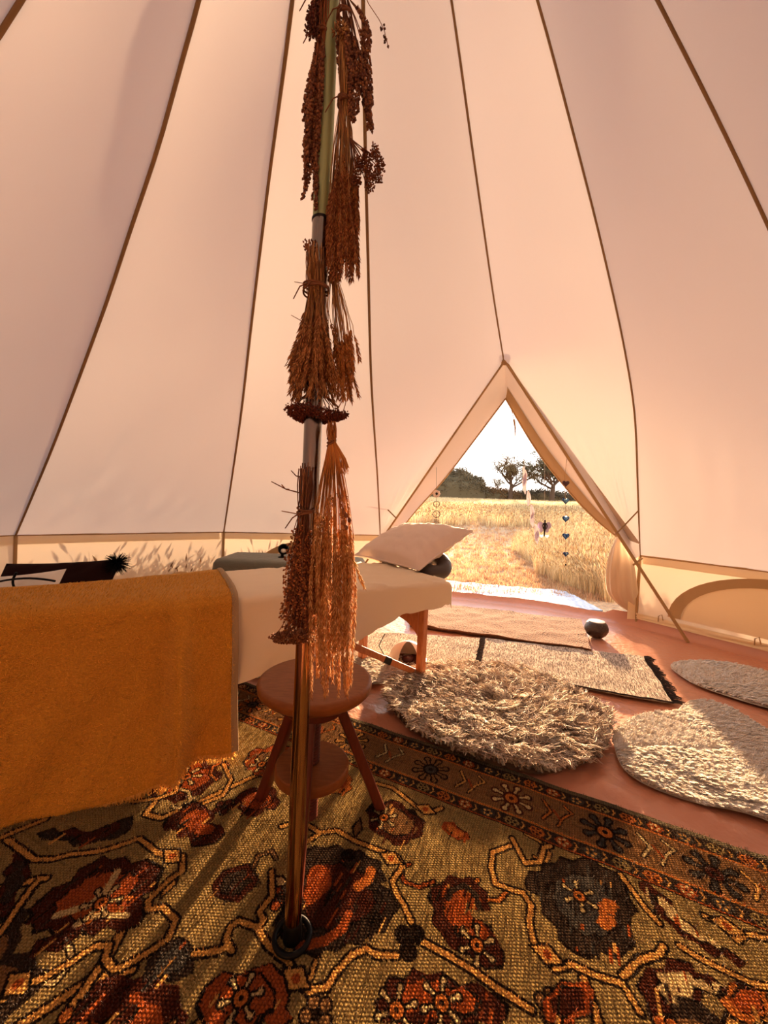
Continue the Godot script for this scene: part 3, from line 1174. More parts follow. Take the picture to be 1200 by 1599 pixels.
	# vines: tan, edged black
	var vines := [
		[0, 1471, 27, 1431, 50, 1397, 64, 1383, 74, 1383],
		[13, 1321, 54, 1353, 84, 1353, 111, 1346, 162, 1340, 202, 1326, 219, 1319, 249, 1343, 270, 1346, 286, 1346, 286, 1370, 266, 1383, 232, 1417, 232, 1431, 256, 1427, 276, 1447, 263, 1478, 229, 1501, 192, 1522, 179, 1525, 165, 1508, 172, 1488, 152, 1488, 111, 1515, 64, 1542, 44, 1545, 20, 1545, 10, 1572],
		[303, 1501, 344, 1495, 357, 1488, 364, 1495, 354, 1478, 361, 1458, 374, 1448, 402, 1457, 420, 1487],
		[425, 1370, 427, 1407, 407, 1433, 413, 1447, 403, 1457, 420, 1487, 450, 1513, 463, 1533, 467, 1543, 483, 1560, 513, 1553, 523, 1533, 550, 1503, 573, 1493, 590, 1503, 620, 1503],
		[480, 1323, 503, 1308, 527, 1305, 557, 1323, 600, 1340, 620, 1347, 630, 1363, 613, 1387, 620, 1407, 633, 1427, 643, 1450],
		[797, 1333, 770, 1343, 767, 1367, 773, 1393, 800, 1403, 817, 1407, 830, 1427, 827, 1453, 833, 1483, 850, 1510, 867, 1527, 893, 1520, 933, 1540, 973, 1553, 987, 1577, 1000, 1597],
		[973, 1540, 987, 1527, 1000, 1513, 1030, 1503, 1037, 1490],
		[970, 1377, 987, 1400, 1007, 1427, 1030, 1453],
		[1063, 1490, 1090, 1507, 1133, 1527, 1177, 1547, 1230, 1556],
		[1100, 1440, 1123, 1450, 1150, 1477, 1163, 1467, 1230, 1480],
		[800, 1320, 820, 1360, 843, 1357, 850, 1333, 860, 1330],
		[590, 1230, 613, 1237, 633, 1253, 653, 1270, 670, 1277, 690, 1270],
		[640, 1470, 690, 1500, 740, 1530, 780, 1560, 830, 1590],
		[350, 1200, 362, 1225, 350, 1250, 320, 1262],
		[440, 1300, 470, 1290, 500, 1308],
		[210, 1260, 245, 1255, 275, 1245, 280, 1225],
	]
	for q in vines:
		var p := pts_of(q)
		stroke(p, 12.5, dark)
	for q in vines:
		stroke(pts_of(q), 6.5, tan)
	for q in [[270, 1346], [30, 1548], [463, 1540], [611, 1350], [855, 1505], [1135, 1455], [665, 1272]]:
		var c := cuv(q[0], q[1])
		poly([c + Vector2(-22, 0), c + Vector2(0, -15), c + Vector2(22, 0), c + Vector2(0, 15)], dark)
		poly([c + Vector2(-17, 0), c + Vector2(0, -11), c + Vector2(17, 0), c + Vector2(0, 11)], tan)
		disc(c, 5, rust)
	for q in [[630, 1470], [650, 1470], [638, 1497], [545, 1345], [585, 1447]]: disc(cuv(q[0], q[1]), 11, dark)
	# the border, from the selvedge inwards
	var band := func(t0: float, t1: float, col: Color) -> void: cim.fill_rect(Rect2i(0, int(t0 * k_px), C_PX, maxi(1, int((t1 - t0) * k_px))), col)
	band.call(0.0, 0.018, rgb(96, 84, 64))
	band.call(0.018, 0.062, guard)
	band.call(0.062, 0.070, orange)
	band.call(0.070, 0.205, brown)
	band.call(0.205, 0.213, orange)
	band.call(0.213, 0.252, guard)
	band.call(0.252, 0.258, rust)
	band.call(0.258, 0.262, dark)
	for k in 300:
		var q := rng.randf_range(0.85, 1.12)
		cim.fill_rect(Rect2i(rng.randi_range(0, C_PX), int(rng.randf_range(0.072, 0.2) * k_px), rng.randi_range(60, 300), 2), Color(brown.r * q, brown.g * q, brown.b * q))
	var n := 0
	var x := 20.0
	while x < C_PX:
		for t in [0.040, 0.2325]:
			var c := Vector2(x + (0 if t < 0.1 else 20), t * k_px)
			var cols: Array = [[rust, cream], [slate, tan], [khaki, dark], [orange, maroon]][n % 4]
			poly([c + Vector2(-13, 0), c + Vector2(-6, -9), c + Vector2(7, -9), c + Vector2(14, 0), c + Vector2(7, 9), c + Vector2(-6, 9)], cols[0])
			for g in 5: disc(c + Vector2.from_angle(TAU * g / 5) * 6, 2.4, cols[1])
			disc(c, 2, dark)
			stroke([c + Vector2(17, -7), c + Vector2(21, 0), c + Vector2(17, 7)], 2.5, tan)
		n += 1
		x += 40
	var rs := [[545, 1168], [675, 1205], [800, 1250], [945, 1305], [1115, 1370], [450, 1135], [385, 1112]]
	var bc := [[tan, dark, slate], [brown, dark, slate], [cream, maroon, orange], [slate, dark, orange], [slate, dark, maroon], [tan, maroon, rust], [orange, dark, slate]]
	var sc := []
	for k in rs.size():
		var c := cuv(rs[k][0], rs[k][1])
		c.y = 0.1375 * k_px
		sc.append(c.x)
		rosette(c, 31, 8, bc[k][0], bc[k][1], bc[k][2])
	sc.sort()
	var extra := [sc[0] - 110, sc[-1] + 120, sc[-1] + 240, sc[0] - 220, sc[0] - 330]
	for e in extra: rosette(Vector2(e, 0.1375 * k_px), 31, 8, cream, maroon, orange)
	sc += extra
	sc.sort()
	for k in sc.size() - 1:
		var a: float = sc[k]
		var b: float = sc[k + 1]
		if b - a < 60: continue
		var m := (a + b) / 2
		var y := 0.1375 * k_px
		var c1: Color = [tan, orange, cream][k % 3]
		stroke([Vector2(m - 22, y - 26), Vector2(m - 8, y - 4), Vector2(m - 20, y + 20)], 8, dark)
		stroke([Vector2(m - 22, y - 26), Vector2(m - 8, y - 4), Vector2(m - 20, y + 20)], 4, c1)
		stroke([Vector2(m + 4, y + 24), Vector2(m + 12, y), Vector2(m + 26, y - 18), Vector2(m + 12, y - 30)], 7, dark)
		stroke([Vector2(m + 4, y + 24), Vector2(m + 12, y), Vector2(m + 26, y - 18), Vector2(m + 12, y - 30)], 3.5, c1)
		stroke([Vector2(m - 4, y - 10), Vector2(m + 8, y + 8)], 4, rust)
	return ImageTexture.create_from_image(cim)


func carpet() -> void:
	var t := thing("patterned_carpet", "large worn oriental carpet with khaki field and rust floral border under the stool", "carpet")
	var m := mat("carpet", Color.WHITE, 1.0)
	m.albedo_texture = carpet_image()
	m.specular_mode = BaseMaterial3D.SPECULAR_DISABLED
	var h := cim.get_height()
	# rows of knots as relief
	var kn := Image.create(64, 64, false, Image.FORMAT_RGB8)
	for y in 64:
		for x in 64:
			var q := absf(sin(PI * x / 4.0)) * absf(sin(PI * (y + (2 if (x / 4) % 2 else 0)) / 4.0))
			q = 0.25 + 0.5 * q + 0.25 * rng.randf()
			kn.set_pixel(x, y, Color(q, q, q))
	var all := Image.create(C_PX, h, false, Image.FORMAT_RGB8)
	for y in range(0, h, 64):
		for x in range(0, C_PX, 64):
			all.blit_rect(kn, Rect2i(0, 0, 64, 64), Vector2i(x, y))
	bump(m, ImageTexture.create_from_image(all), 0.35)
	var d := Image.create(64, 64, false, Image.FORMAT_RGBA8)
	for y in 64:
		for x in 64:
			var q := kn.get_pixel(x, y).r * 0.75 + 0.45 + rng.randf_range(-0.12, 0.12)
			d.set_pixel(x, y, Color(q, q, q * 0.97, 1))
	m.detail_enabled = true
	m.detail_blend_mode = BaseMaterial3D.BLEND_MODE_MUL
	m.detail_albedo = ImageTexture.create_from_image(d)
	m.detail_uv_layer = BaseMaterial3D.DETAIL_UV_2
	m.uv2_scale = Vector3(C_PX / 64.0, h / 64.0, 1)
	var b := MB.new()
	var rows := []
	var uvs := []
	for r in 61:
		var tt := C_H * r / 60
		var row := []
		var ur := []
		for c in 111:
			var s := C_S0 + C_W * c / 110
			var p := CO + CS * s + CT * tt
			p += CT * 0.012 * noise.get_noise_1d(s * 2.0) * (1.0 - tt / C_H)
			p.y = 0.016 + 0.008 * maxf(0.0, noise.get_noise_2d(s * 1.5, tt * 1.5)) + 0.006 * maxf(0.0, noise.get_noise_2d(s * 5.0, tt * 1.2)) * exp(-tt * 6.0)
			row.append(p)
			ur.append(Vector2(float(c) / 110, float(r) / 60))
		rows.append(row); uvs.append(ur)
	b.grid(rows, false, uvs)
	obj("pile_surface", b, m, t)
	b = MB.new()
	var e := []
	for c in 111:
		e.append([rows[0][c], rows[0][c] + Vector3(0, -0.014, 0) - CT * 0.006])
	b.grid(e)
	obj("bound_edge", b, mat("carpet_edge", rgb(70, 60, 48), 1.0), t)
	# loose ends of pile: short fibres over the near field
	var fib := MB.new()
	fib.tube([Vector3.ZERO, Vector3(0.0008, 0.004, 0), Vector3(0.003, 0.0075, 0)], 0.0010, 0.0004, 3, false)
	var w := []
	var tc := []
	for k in 130000:
		var s := rng.randf_range(C_S0 + 0.01, C_S0 + C_W - 0.01)
		var tt := rng.randf_range(0.0, C_H) * rng.randf_range(0.5, 1.0)
		var u := (s - C_S0) * k_px
		var vv := tt * k_px
		var p := CO + CS * s + CT * tt
		p.y = 0.0165 + 0.008 * maxf(0.0, noise.get_noise_2d(s * 1.5, tt * 1.5)) + 0.006 * maxf(0.0, noise.get_noise_2d(s * 5.0, tt * 1.2)) * exp(-tt * 6.0)
		w.append(spin(p, rng.randf_range(0.4, 0.95)))
		var col := cim.get_pixel(clampi(int(u), 0, C_PX - 1), clampi(int(vv), 0, h - 1)).srgb_to_linear()
		tc.append(col * rng.randf_range(0.75, 1.35))
	mass("pile_fibres", fib.mesh(), M.fur, w, tc, t)


# ------------------------------------------------------------------ woven rugs
func flat_rug(t: Node3D, called: String, q: Array, m: Material, y: float, thick: float, nu := 40, nv := 16, wav := 0.006) -> Array:
	# q: far left, far right, near right, near left
	var rows := []
	for r in nv + 1:
		var row := []
		for c in nu + 1:
			var p: Vector3 = q[0].lerp(q[1], float(c) / nu).lerp(q[3].lerp(q[2], float(c) / nu), float(r) / nv)
			p.y = y + thick + wav * maxf(0, noise.get_noise_2d(p.x * 4.0, p.z * 7.0) + 0.2)
			p += Vector3(noise.get_noise_2d(p.z * 5.0, p.x), 0, noise.get_noise_2d(p.x * 4.0, p.z)) * 0.012
			row.append(p)
		rows.append(row)
	var b := MB.new()
	b.grid(rows)
	var ed := []
	for c in nu + 1: ed.append(rows[0][c])
	for r in range(1, nv + 1): ed.append(rows[r][nu])
	for c in range(nu - 1, -1, -1): ed.append(rows[nv][c])
	for r in range(nv - 1, 0, -1): ed.append(rows[r][0])
	var lo := []
	for p in ed: lo.append(Vector3(p.x, y, p.z))
	b.grid([ed, lo], true)
	obj(called, b, m, t)
	return rows


func fringe(t: Node3D, a: Array, out: Vector3, m: Material, ln := 0.05, n := 60, y0 := 0.004) -> void:
	var b := MB.new()
	for k in n:
		var f := float(k) / (n - 1) * (a.size() - 1)
		var p: Vector3 = a[int(f)].lerp(a[mini(int(f) + 1, a.size() - 1)], f - int(f))
		var d := (out + Vector3(rng.randf_range(-0.4, 0.4), 0, rng.randf_range(-0.4, 0.4))).normalized() * ln * rng.randf_range(0.7, 1.2)
		b.tube([p - out * 0.006, p + d * 0.4 + Vector3(0, 0.004, 0), Vector3(p.x + d.x, y0 + 0.003, p.z + d.z)], 0.0038, 0.0025, 4, false)
	stuff(obj("fringe", b, m, t))


func heather(called: String, cols: Array, dark: float, sd: int) -> StandardMaterial3D:   # rag-woven cloth: short streaks of pale and dark weft
	var r := RandomNumberGenerator.new()
	r.seed = sd
	var im := Image.create(512, 512, false, Image.FORMAT_RGB8)
	im.fill(cols[0])
	for k in 14000:
		var c: Color = cols[r.randi() % cols.size()]
		if r.randf() < dark: c = cols[-1]
		var q := r.randf_range(0.85, 1.12)
		im.fill_rect(Rect2i(r.randi_range(0, 511), r.randi_range(0, 511), r.randi_range(2, 4), r.randi_range(10, 34)), Color(c.r * q, c.g * q, c.b * q))
	var m := mat(called, Color.WHITE, 1.0)
	m.albedo_texture = ImageTexture.create_from_image(im)
	m.specular_mode = BaseMaterial3D.SPECULAR_DISABLED
	bump(m, m.albedo_texture, 0.35)
	return m


func other_rugs() -> void:
	var hm := heather("heather", [rgb(206, 194, 176), rgb(188, 174, 156), rgb(162, 148, 134), rgb(122, 108, 98)], 0.12, 3)
	hm.uv1_scale = Vector3(2.0, 1.0, 1)
	var black := mat("black_yarn", rgb(46, 36, 32), 1.0)
	var t := thing("striped_rug", "pale heathered woven rug with black fringe, its end in front of the dark pot", "rug", Vector3.ZERO, "")
	var q := [gp(772, 1000), gp(925, 1020), gp(1062, 1103), gp(765, 1048)]
	q = [gp(757, 1001), gp(1006, 1030), gp(1052, 1104), gp(748, 1050)]
	var rows := flat_rug(t, "weave", q, hm, 0.012, 0.008)
	var l := []
	var r := []
	for row in rows: l.append(row[0]); r.append(row[-1])
	fringe(t, r, (q[1] - q[0]).normalized(), black, 0.05, 70, 0.014)
	fringe(t, l, -(q[1] - q[0]).normalized(), black, 0.035, 60, 0.014)
	var b := MB.new()
	b.tube(rows[-1], 0.004, 0.004, 5)
	obj("dark_binding", b, black, t)
	t = thing("striped_rug", "pale heathered woven rug partly under the end of the massage table", "rug")
	q = [gp(560, 990), gp(752, 1001), gp(742, 1048), gp(540, 1030)]
	rows = flat_rug(t, "weave", q, hm, 0.012, 0.008)
	r = []
	for row in rows: r.append(row[-1])
	fringe(t, r, (q[1] - q[0]).normalized(), black, 0.035, 60, 0.014)
	b = MB.new()
	b.tube(rows[-1], 0.004, 0.004, 5)
	obj("dark_binding", b, black, t)
	# jute mat
	var jm := mat("jute", rgb(160, 108, 72), 1.0)
	jm.albedo_texture = noise_tex(0.05, 256, rgb(92, 58, 38), rgb(150, 102, 68)); jm.albedo_color = Color.WHITE
	jm.uv1_scale = Vector3(6, 2, 1)
	bump(jm, noise_tex(0.09, 256, Color.BLACK, Color.WHITE, FastNoiseLite.TYPE_CELLULAR, 2), 0.8)
	t = thing("jute_mat", "brown coarse jute mat lying along the tent threshold", "mat")
	q = [gp(640, 942), gp(908, 972), gp(924, 1021), gp(640, 980)]
	rows = flat_rug(t, "weave", q, jm, 0.014, 0.012, 40, 16, 0.012)
	b = MB.new()
	b.tube(rows[-1], 0.006, 0.006, 5)
	obj("bound_hem", b, mat("jute_hem", rgb(110, 70, 44), 1.0), t)
	# pale mat outside
	var wm := mat("doormat", rgb(226, 226, 226), 0.7)
	wm.albedo_texture = noise_tex(0.03, 256, rgb(150, 158, 176), rgb(206, 208, 212)); wm.albedo_color = Color.WHITE
	bump(wm, noise_tex(0.05, 256), 1.2); wm.uv1_scale = Vector3(4, 2, 1)
	t = thing("white_mat", "pale white mat lying on the grass just outside the doorway", "mat")
	q = [gp(640, 902), gp(884, 923), gp(948, 960), gp(640, 945)]
	q = [Vector3(0.25, 0, -5.05), Vector3(2.25, 0, -4.62), Vector3(2.2, 0, -3.76), Vector3(0.4, 0, -4.16)]
	flat_rug(t, "woven_top", q, wm, -0.03, 0.02, 40, 16, 0.02)


# ------------------------------------------------------------------ fur
func lock_mesh(ln: float, r: float, curl: float, strands: int, sd: int, root := 0.5, rise := 0.85) -> ArrayMesh:
	var rr := RandomNumberGenerator.new()
	rr.seed = sd
	var b := MB.new()
	for k in strands:
		var a := rr.randf() * TAU
		var o := Vector3(cos(a), 0, sin(a)) * r * 1.6 * rr.randf()
		var pts := []
		var l := ln * rr.randf_range(0.7, 1.1)
		for j in 5:
			var f := j / 4.0
			pts.append(o * (1.0 - 0.4 * f) + Vector3(l * (0.22 * f + 0.5 * f * f), l * (rise * f - 0.62 * rise * f * f), curl * l * sin(f * 4.5 + a) * 0.16))
		b.tint = Color(1, 1, 1) * rr.randf_range(0.8, 1.1)
		var at := b.v.size()
		b.tube(pts, r, r * 0.15, 3, false)
		for j in range(at, b.v.size()):       # roots darker than tips
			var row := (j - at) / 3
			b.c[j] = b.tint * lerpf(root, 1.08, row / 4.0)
	return b.mesh()


func in_poly(p: Vector2, q: PackedVector2Array) -> bool:
	return Geometry2D.is_point_in_polygon(p, q)


func pelt(t: Node3D, px: Array, hgt: float, m: Material) -> PackedVector2Array:
	var out := PackedVector2Array()
	for k in px.size():
		var a: Vector3 = gp(px[k][0], px[k][1])
		out.append(Vector2(a.x, a.z))
	var c := Curve2D.new()
	for k in out.size() + 1:
		var p := out[k % out.size()]
		var d := (out[(k + 1) % out.size()] - out[(k - 1 + out.size()) % out.size()]) / 6.0
		c.add_point(p, -d, d)
	c.bake_interval = 0.03
	out = c.get_baked_points()
	var mid := Vector2.ZERO
	for p in out: mid += p
	mid /= out.size()
	var rows := []
	for r in 9:
		var f := r / 8.0
		var row := []
		for p in out:
			var q := mid.lerp(p, f)
			row.append(Vector3(q.x, 0.012 + hgt * sqrt(1.0 - pow(f, 3.0)) * (0.8 + 0.5 * noise.get_noise_2d(q.x * 4, q.y * 4)), q.y))
		rows.append(row)
	var b := MB.new()
	b.grid(rows, true)
	obj("hide", b, m, t)
	return out


func fur(t: Node3D, out: PackedVector2Array, n: int, hgt: float, locks: Array, tones: Array, flow: Callable, tilt: float) -> void:
	var lo := out[0]
	var hi := out[0]
	var mid := Vector2.ZERO
	for p in out: lo = lo.min(p); hi = hi.max(p); mid += p
	mid /= out.size()
	var w := []
	var c := []
	for k in locks.size(): w.append([]); c.append([])
	var tries := 0
	var made := 0
	while made < n and tries < n * 4:
		tries += 1
		var p := Vector2(rng.randf_range(lo.x, hi.x), rng.randf_range(lo.y, hi.y))
		if not in_poly(p, out): continue
		made += 1
		var g: float = flow.call(p, mid) + rng.randf_range(-0.5, 0.5)
		var y := 0.012 + hgt * 0.75
		var edge := (p - mid).length()
		var bs := Basis(Vector3.UP, g) * Basis(Vector3.BACK, rng.randf_range(-0.1, 0.5) * tilt)
		var k := rng.randi() % locks.size()
		w[k].append(Transform3D(bs.scaled(Vector3.ONE * rng.randf_range(0.7, 1.2)), Vector3(p.x, y * (0.9 if edge < 0.3 else 0.7), p.y)))
		var tone: Color = tones[rng.randi() % tones.size()]
		c[k].append(tone * (1.0 + (0.45 if hgt > 0.03 else 0.1) * noise.get_noise_2d(p.x * 9.0, p.y * 9.0)))
	for k in locks.size(): mass("fleece", locks[k], M.fur, w[k], c[k], t)


func fur_rugs() -> void:
	var t := thing("shaggy_rug", "round shaggy brown and beige longhaired sheepskin rug in front of the table leg", "rug")
	var out := pelt(t, [[608, 1096], [628, 1076], [660, 1062], [700, 1054], [745, 1052], [800, 1058], [850, 1072], [900, 1096], [938, 1126], [948, 1158], [932, 1186], [892, 1206], [845, 1214], [800, 1206], [740, 1190], [680, 1166], [632, 1136]], 0.03, M.pelt_brown)
	var swirl := func(p: Vector2, mid: Vector2) -> float:
		var d := p - mid
		return -d.angle() + 3.0 * noise.get_noise_2d(p.x * 5.0, p.y * 5.0) + 2.2 * noise.get_noise_2d(p.x * 11.0 + 20, p.y * 11.0)
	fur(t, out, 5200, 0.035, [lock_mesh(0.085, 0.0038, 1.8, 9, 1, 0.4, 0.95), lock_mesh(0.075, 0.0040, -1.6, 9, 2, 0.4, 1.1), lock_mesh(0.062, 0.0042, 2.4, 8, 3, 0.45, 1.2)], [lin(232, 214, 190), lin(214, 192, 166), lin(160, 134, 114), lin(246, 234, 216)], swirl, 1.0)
	var comb := func(p: Vector2, mid: Vector2) -> float:
		return -0.35 + 1.5 * noise.get_noise_2d(p.x * 1.6, p.y * 1.6) - 0.25 * (p - mid).angle()
	var white := [lin(246, 238, 224), lin(240, 228, 210), lin(250, 244, 234), lin(230, 214, 194)]
	var short := [lock_mesh(0.032, 0.0015, 0.9, 20, 5, 0.97, 0.62), lock_mesh(0.027, 0.0014, 1.2, 20, 6, 0.97, 0.7)]
	t = thing("sheepskin", "large white sheepskin lying right of the shaggy brown rug", "rug")
	out = pelt(t, [[958, 1158], [972, 1140], [1010, 1126], [1052, 1120], [1068, 1110], [1086, 1101], [1130, 1111], [1190, 1146], [1260, 1190], [1330, 1230], [1330, 1300], [1260, 1312], [1190, 1284], [1140, 1270], [1095, 1262], [1045, 1246], [1000, 1226], [970, 1200]], 0.022, M.pelt)
	fur(t, out, 15000, 0.022, short, white, comb, 0.9)
	t = thing("sheepskin", "smaller flat white sheepskin beyond the large one, beside the right wall", "rug")
	out = pelt(t, [[1048, 1044], [1062, 1038], [1100, 1036], [1150, 1042], [1210, 1058], [1290, 1090], [1330, 1130], [1270, 1128], [1205, 1111], [1150, 1095], [1090, 1074], [1060, 1056]], 0.016, M.pelt)
	fur(t, out, 5000, 0.016, short, white, comb, 0.8)
	t = thing("sheepskin", "cream sheepskin half hidden under the massage table behind the stool", "rug")
	out = pelt(t, [[360, 1040], [420, 1030], [500, 1020], [560, 1018], [620, 1030], [645, 1050], [610, 1066], [560, 1074], [480, 1066], [400, 1062]], 0.016, M.pelt)
	fur(t, out, 4500, 0.016, short, white, comb, 0.8)


# ------------------------------------------------------------------ massage table and its bedding
const TN := Vector3(0.329, 0.58, -1.936)
const TU := Vector3(-0.8735, 0, 0.4868)
const TW := Vector3(-0.4868, 0, -0.8735)
const T_LEN := 2.0
const T_WID := 0.54


func tb(t: float, w: float, y: float) -> Vector3:
	return Vector3(TN.x, y, TN.z) + TU * t + TW * w


func drape(t: float, w: float, top: float, r: float, flare: float, seed_: float, fold: float) -> Vector3:
	# cloth lying on the table: beyond its rim it bends over and hangs
	var pt := clampf(t, 0.0, T_LEN)
	var pw := clampf(w, 0.0, T_WID)
	var o := Vector2(t - pt, w - pw)
	var L := o.length()
	var bumps := 0.006 * noise.get_noise_2d(t * 3.0, w * 3.0) + (0.010 * pow(maxf(0.0, 1.0 - absf(noise.get_noise_2d(t * 2.2 + w * 1.5 + seed_, (w - t * 0.4) * 5.0)) * 4.0), 2.0) if seed_ < 3.0 else 0.0) * (1.0 - smoothstep(0.7, 0.95, t))
	if L < 1e-5: 
		top -= 0.045 * clampf(w / T_WID, 0.0, 1.0) * smoothstep(0.7, 1.8, t)
		var rim := minf(minf(pw, T_WID - pw), pt)
		return tb(t, w, top + bumps - 0.012 * exp(-rim * 30.0))
	top -= 0.045 * clampf(w / T_WID, 0.0, 1.0) * smoothstep(0.7, 1.8, t)
	var d := o / L
	var a := minf(L / r, PI / 2)
	var out := sin(a) * r
	var down := (1.0 - cos(a)) * r
	var rest := maxf(0.0, L - r * PI / 2)
	down += rest
	var along := t + w * 0.7
	out += rest * flare + fold * rest * (sin(along * 17.0 + seed_) + 0.6 * sin(along * 31.0 + 1.3 * seed_) + 2.0 * noise.get_noise_1d(along * 2.0 + seed_)) * 0.5
	return tb(pt + d.x * out, pw + d.y * out, top - 0.012 - down + bumps)


func interp(x: float, tab: Array) -> float:
	if x <= tab[0][0]: return tab[0][1]
	for k in tab.size() - 1:
		if x <= tab[k + 1][0]:
			return lerpf(tab[k][1], tab[k + 1][1], (x - tab[k][0]) / (tab[k + 1][0] - tab[k][0]))
	return tab[-1][1]


func massage_table() -> void:
	var t := thing("massage_table", "beech massage table with an arched end panel and folding brace under the bedding", "table", tb(0, 0, 0))
	var o := t.position
	var bs := Basis(TU, Vector3.UP, TU.cross(Vector3.UP))
	var L := func(a: float, w: float, y: float) -> Vector3: return tb(a, w, y) - o
	var b := MB.new()
	# padded top with rounded rim
	var rows := []
	for k in 13:
		var f := PI * k / 12
		var yy := 0.512 + cos(f) * 0.026
		var inset := 0.02 - sin(f) * 0.02
		var row := []
		for j in 48:
			var g := TAU * j / 48
			var cx := clampf(cos(g) * 1.45, -1, 1)
			var cy := clampf(sin(g) * 1.45, -1, 1)
			var p := Vector2(lerpf(0.04, T_LEN - 0.04, cx * 0.5 + 0.5), lerpf(0.04, T_WID - 0.04, cy * 0.5 + 0.5)) + Vector2(cos(g), sin(g)) * (0.03 - inset)
			row.append(L.call(p.x, p.y, yy))
		rows.append(row)
	b.grid(rows, true); b.fan(PackedVector3Array(rows[0])); b.fan(PackedVector3Array(rows[-1]), true)
	obj("padded_top", b, M.leatherette, t)
	b = MB.new()
	for w in [0.06, T_WID - 0.06]: b.box(L.call(T_LEN / 2, w, 0.465), Vector3(T_LEN - 0.1, 0.05, 0.025), bs)
	for a in [0.06, T_LEN / 2, T_LEN - 0.06]: b.box(L.call(a, T_WID / 2, 0.465), Vector3(0.025, 0.05, T_WID - 0.1), bs)
	obj("rail", b, M.beech, t)
	# end panel with arch between two legs, seen from the side and slightly turned
	var f1 := gp(656, 1070) - o
	var f2 := gp(566, 1034) - o
	var ax := (f2 - f1).normalized()
	var nz := ax.cross(Vector3.UP).normalized()
	var lb := Basis(ax, Vector3.UP, nz)
	var dist := (f2 - f1).length()
	for f in [f1, f2]:
		b = MB.new()
		b.box(f + Vector3(0, 0.255, 0), Vector3(0.038, 0.47, 0.045), lb, 0.005)
		var leg := obj("leg", b, M.beech, t)
		b = MB.new()
		b.lathe([Vector2(0, 0), Vector2(0.02, 0), Vector2(0.022, 0.01), Vector2(0.018, 0.024), Vector2(0, 0.024)], f, 14)
		obj("foot", b, M.black, leg)
		for yy in [0.12, 0.16, 0.2, 0.24]:
			b = MB.new()
			b.lathe([Vector2(0.0, 0.0), Vector2(0.006, 0.0), Vector2(0.005, 0.003), Vector2(0, 0.003)], f + Vector3(0, yy, 0) - nz * -0.0225, 8, ax, nz, Vector3.UP)
			obj("height_bolt", b, M.iron, leg)
	b = MB.new()
	var top := []
	var bot := []
	for k in 25:
		var q := k / 24.0
		var p := f1 + ax * dist * q
		var arch := 0.175 + 0.165 * pow(maxf(0.0, 1.0 - pow(absf(q - 0.55) / 0.55, 2.4)), 0.5)
		top.append(p + Vector3(0, 0.485, 0)); bot.append(p + Vector3(0, arch, 0))
	var a0 := []
	var a1 := []
	var a2 := []
	var a3 := []
	for k in 25:
		a0.append(top[k] + nz * 0.008); a1.append(bot[k] + nz * 0.008); a2.append(bot[k] - nz * 0.008); a3.append(top[k] - nz * 0.008)
	b.grid([a0, a1]); b.grid([a1, a2]); b.grid([a2, a3]); b.grid([a3, a0])
	obj("end_panel", b, M.beech, t)
	# far-end legs
	for w in [0.06, T_WID - 0.06]:
		b = MB.new()
		b.box(L.call(T_LEN - 0.15, w, 0.255), Vector3(0.038, 0.47, 0.045), bs, 0.005)
		obj("leg", b, M.beech, t)
	# folding brace
	b = MB.new()
	var br0 := f1 + Vector3(0, 0.06, 0) + ax * 0.02
	var br1 := dp(546, 1006, -1.75) - o
	var dir := (br1 - br0)
	b.box((br0 + br1) / 2, Vector3(dir.length(), 0.03, 0.018), Basis(dir.normalized(), dir.cross(Vector3.UP).cross(dir).normalized(), dir.cross(dir.cross(Vector3.UP).cross(dir)).normalized()), 0.003)
	var brace := obj("brace", b, M.beech, t)
	b = MB.new()
	var hp := br0.lerp(br1, 0.48)
	b.box(hp, Vector3(0.05, 0.034, 0.024), Basis(dir.normalized(), dir.cross(Vector3.UP).cross(dir).normalized(), dir.cross(dir.cross(Vector3.UP).cross(dir)).normalized()), 0.003)
	obj("hinge", b, M.iron, brace)
	b = MB.new()
	b.tube([hp, dp(592, 1008, -2.0) - o, dp(601, 990, -2.05) - o], 0.0025, 0.0025, 5)
	obj("cable", b, M.black, t)
	b = MB.new()
	b.tube([dp(352, 1064, -1.7) - o, dp(395, 1050, -1.8) - o, dp(425, 1020, -1.85) - o], 0.002, 0.002, 5)
	obj("cable", b, M.black, t)

	# cream sheet
	var hem := [[-0.4, 0.13], [0.0, 0.135], [0.18, 0.15], [0.28, 0.16], [0.43, 0.21], [0.55, 0.25], [0.8, 0.29], [1.01, 0.32], [1.4, 0.36], [2.1, 0.36]]
	rows = []
	for k in 100:
		var a := -0.125 + (T_LEN + 0.2) * k / 99
		var d0 := interp(a, hem)
		var row := []
		for j in 70:
			var w: float
			if j < 26: w = -d0 + (d0 + 0.02) * j / 26.0
			elif j < 52: w = 0.02 + (T_WID - 0.04) * (j - 26) / 26.0
			else: w = T_WID - 0.02 + 0.2 * (j - 52) / 17.0
			row.append(drape(a, w, 0.587, 0.03, 0.10, 2.0, 0.12))
		rows.append(row)
	b = MB.new()
	b.grid(rows)
	obj("bed_sheet", b, M.sheet)
	tag(get_node("bed_sheet"), "cream cotton sheet draped over the massage table with a slanting hem", "sheet")

	# mustard blanket over it
	var bl := thing("blanket", "thick mustard wool blanket with frayed hem hanging down over the bed", "blanket")
	rows = []
	var b_hem := [[1.0, 0.55], [1.05, 0.555], [1.16, 0.555], [1.2, 0.575], [1.35, 0.60], [2.1, 0.62]]
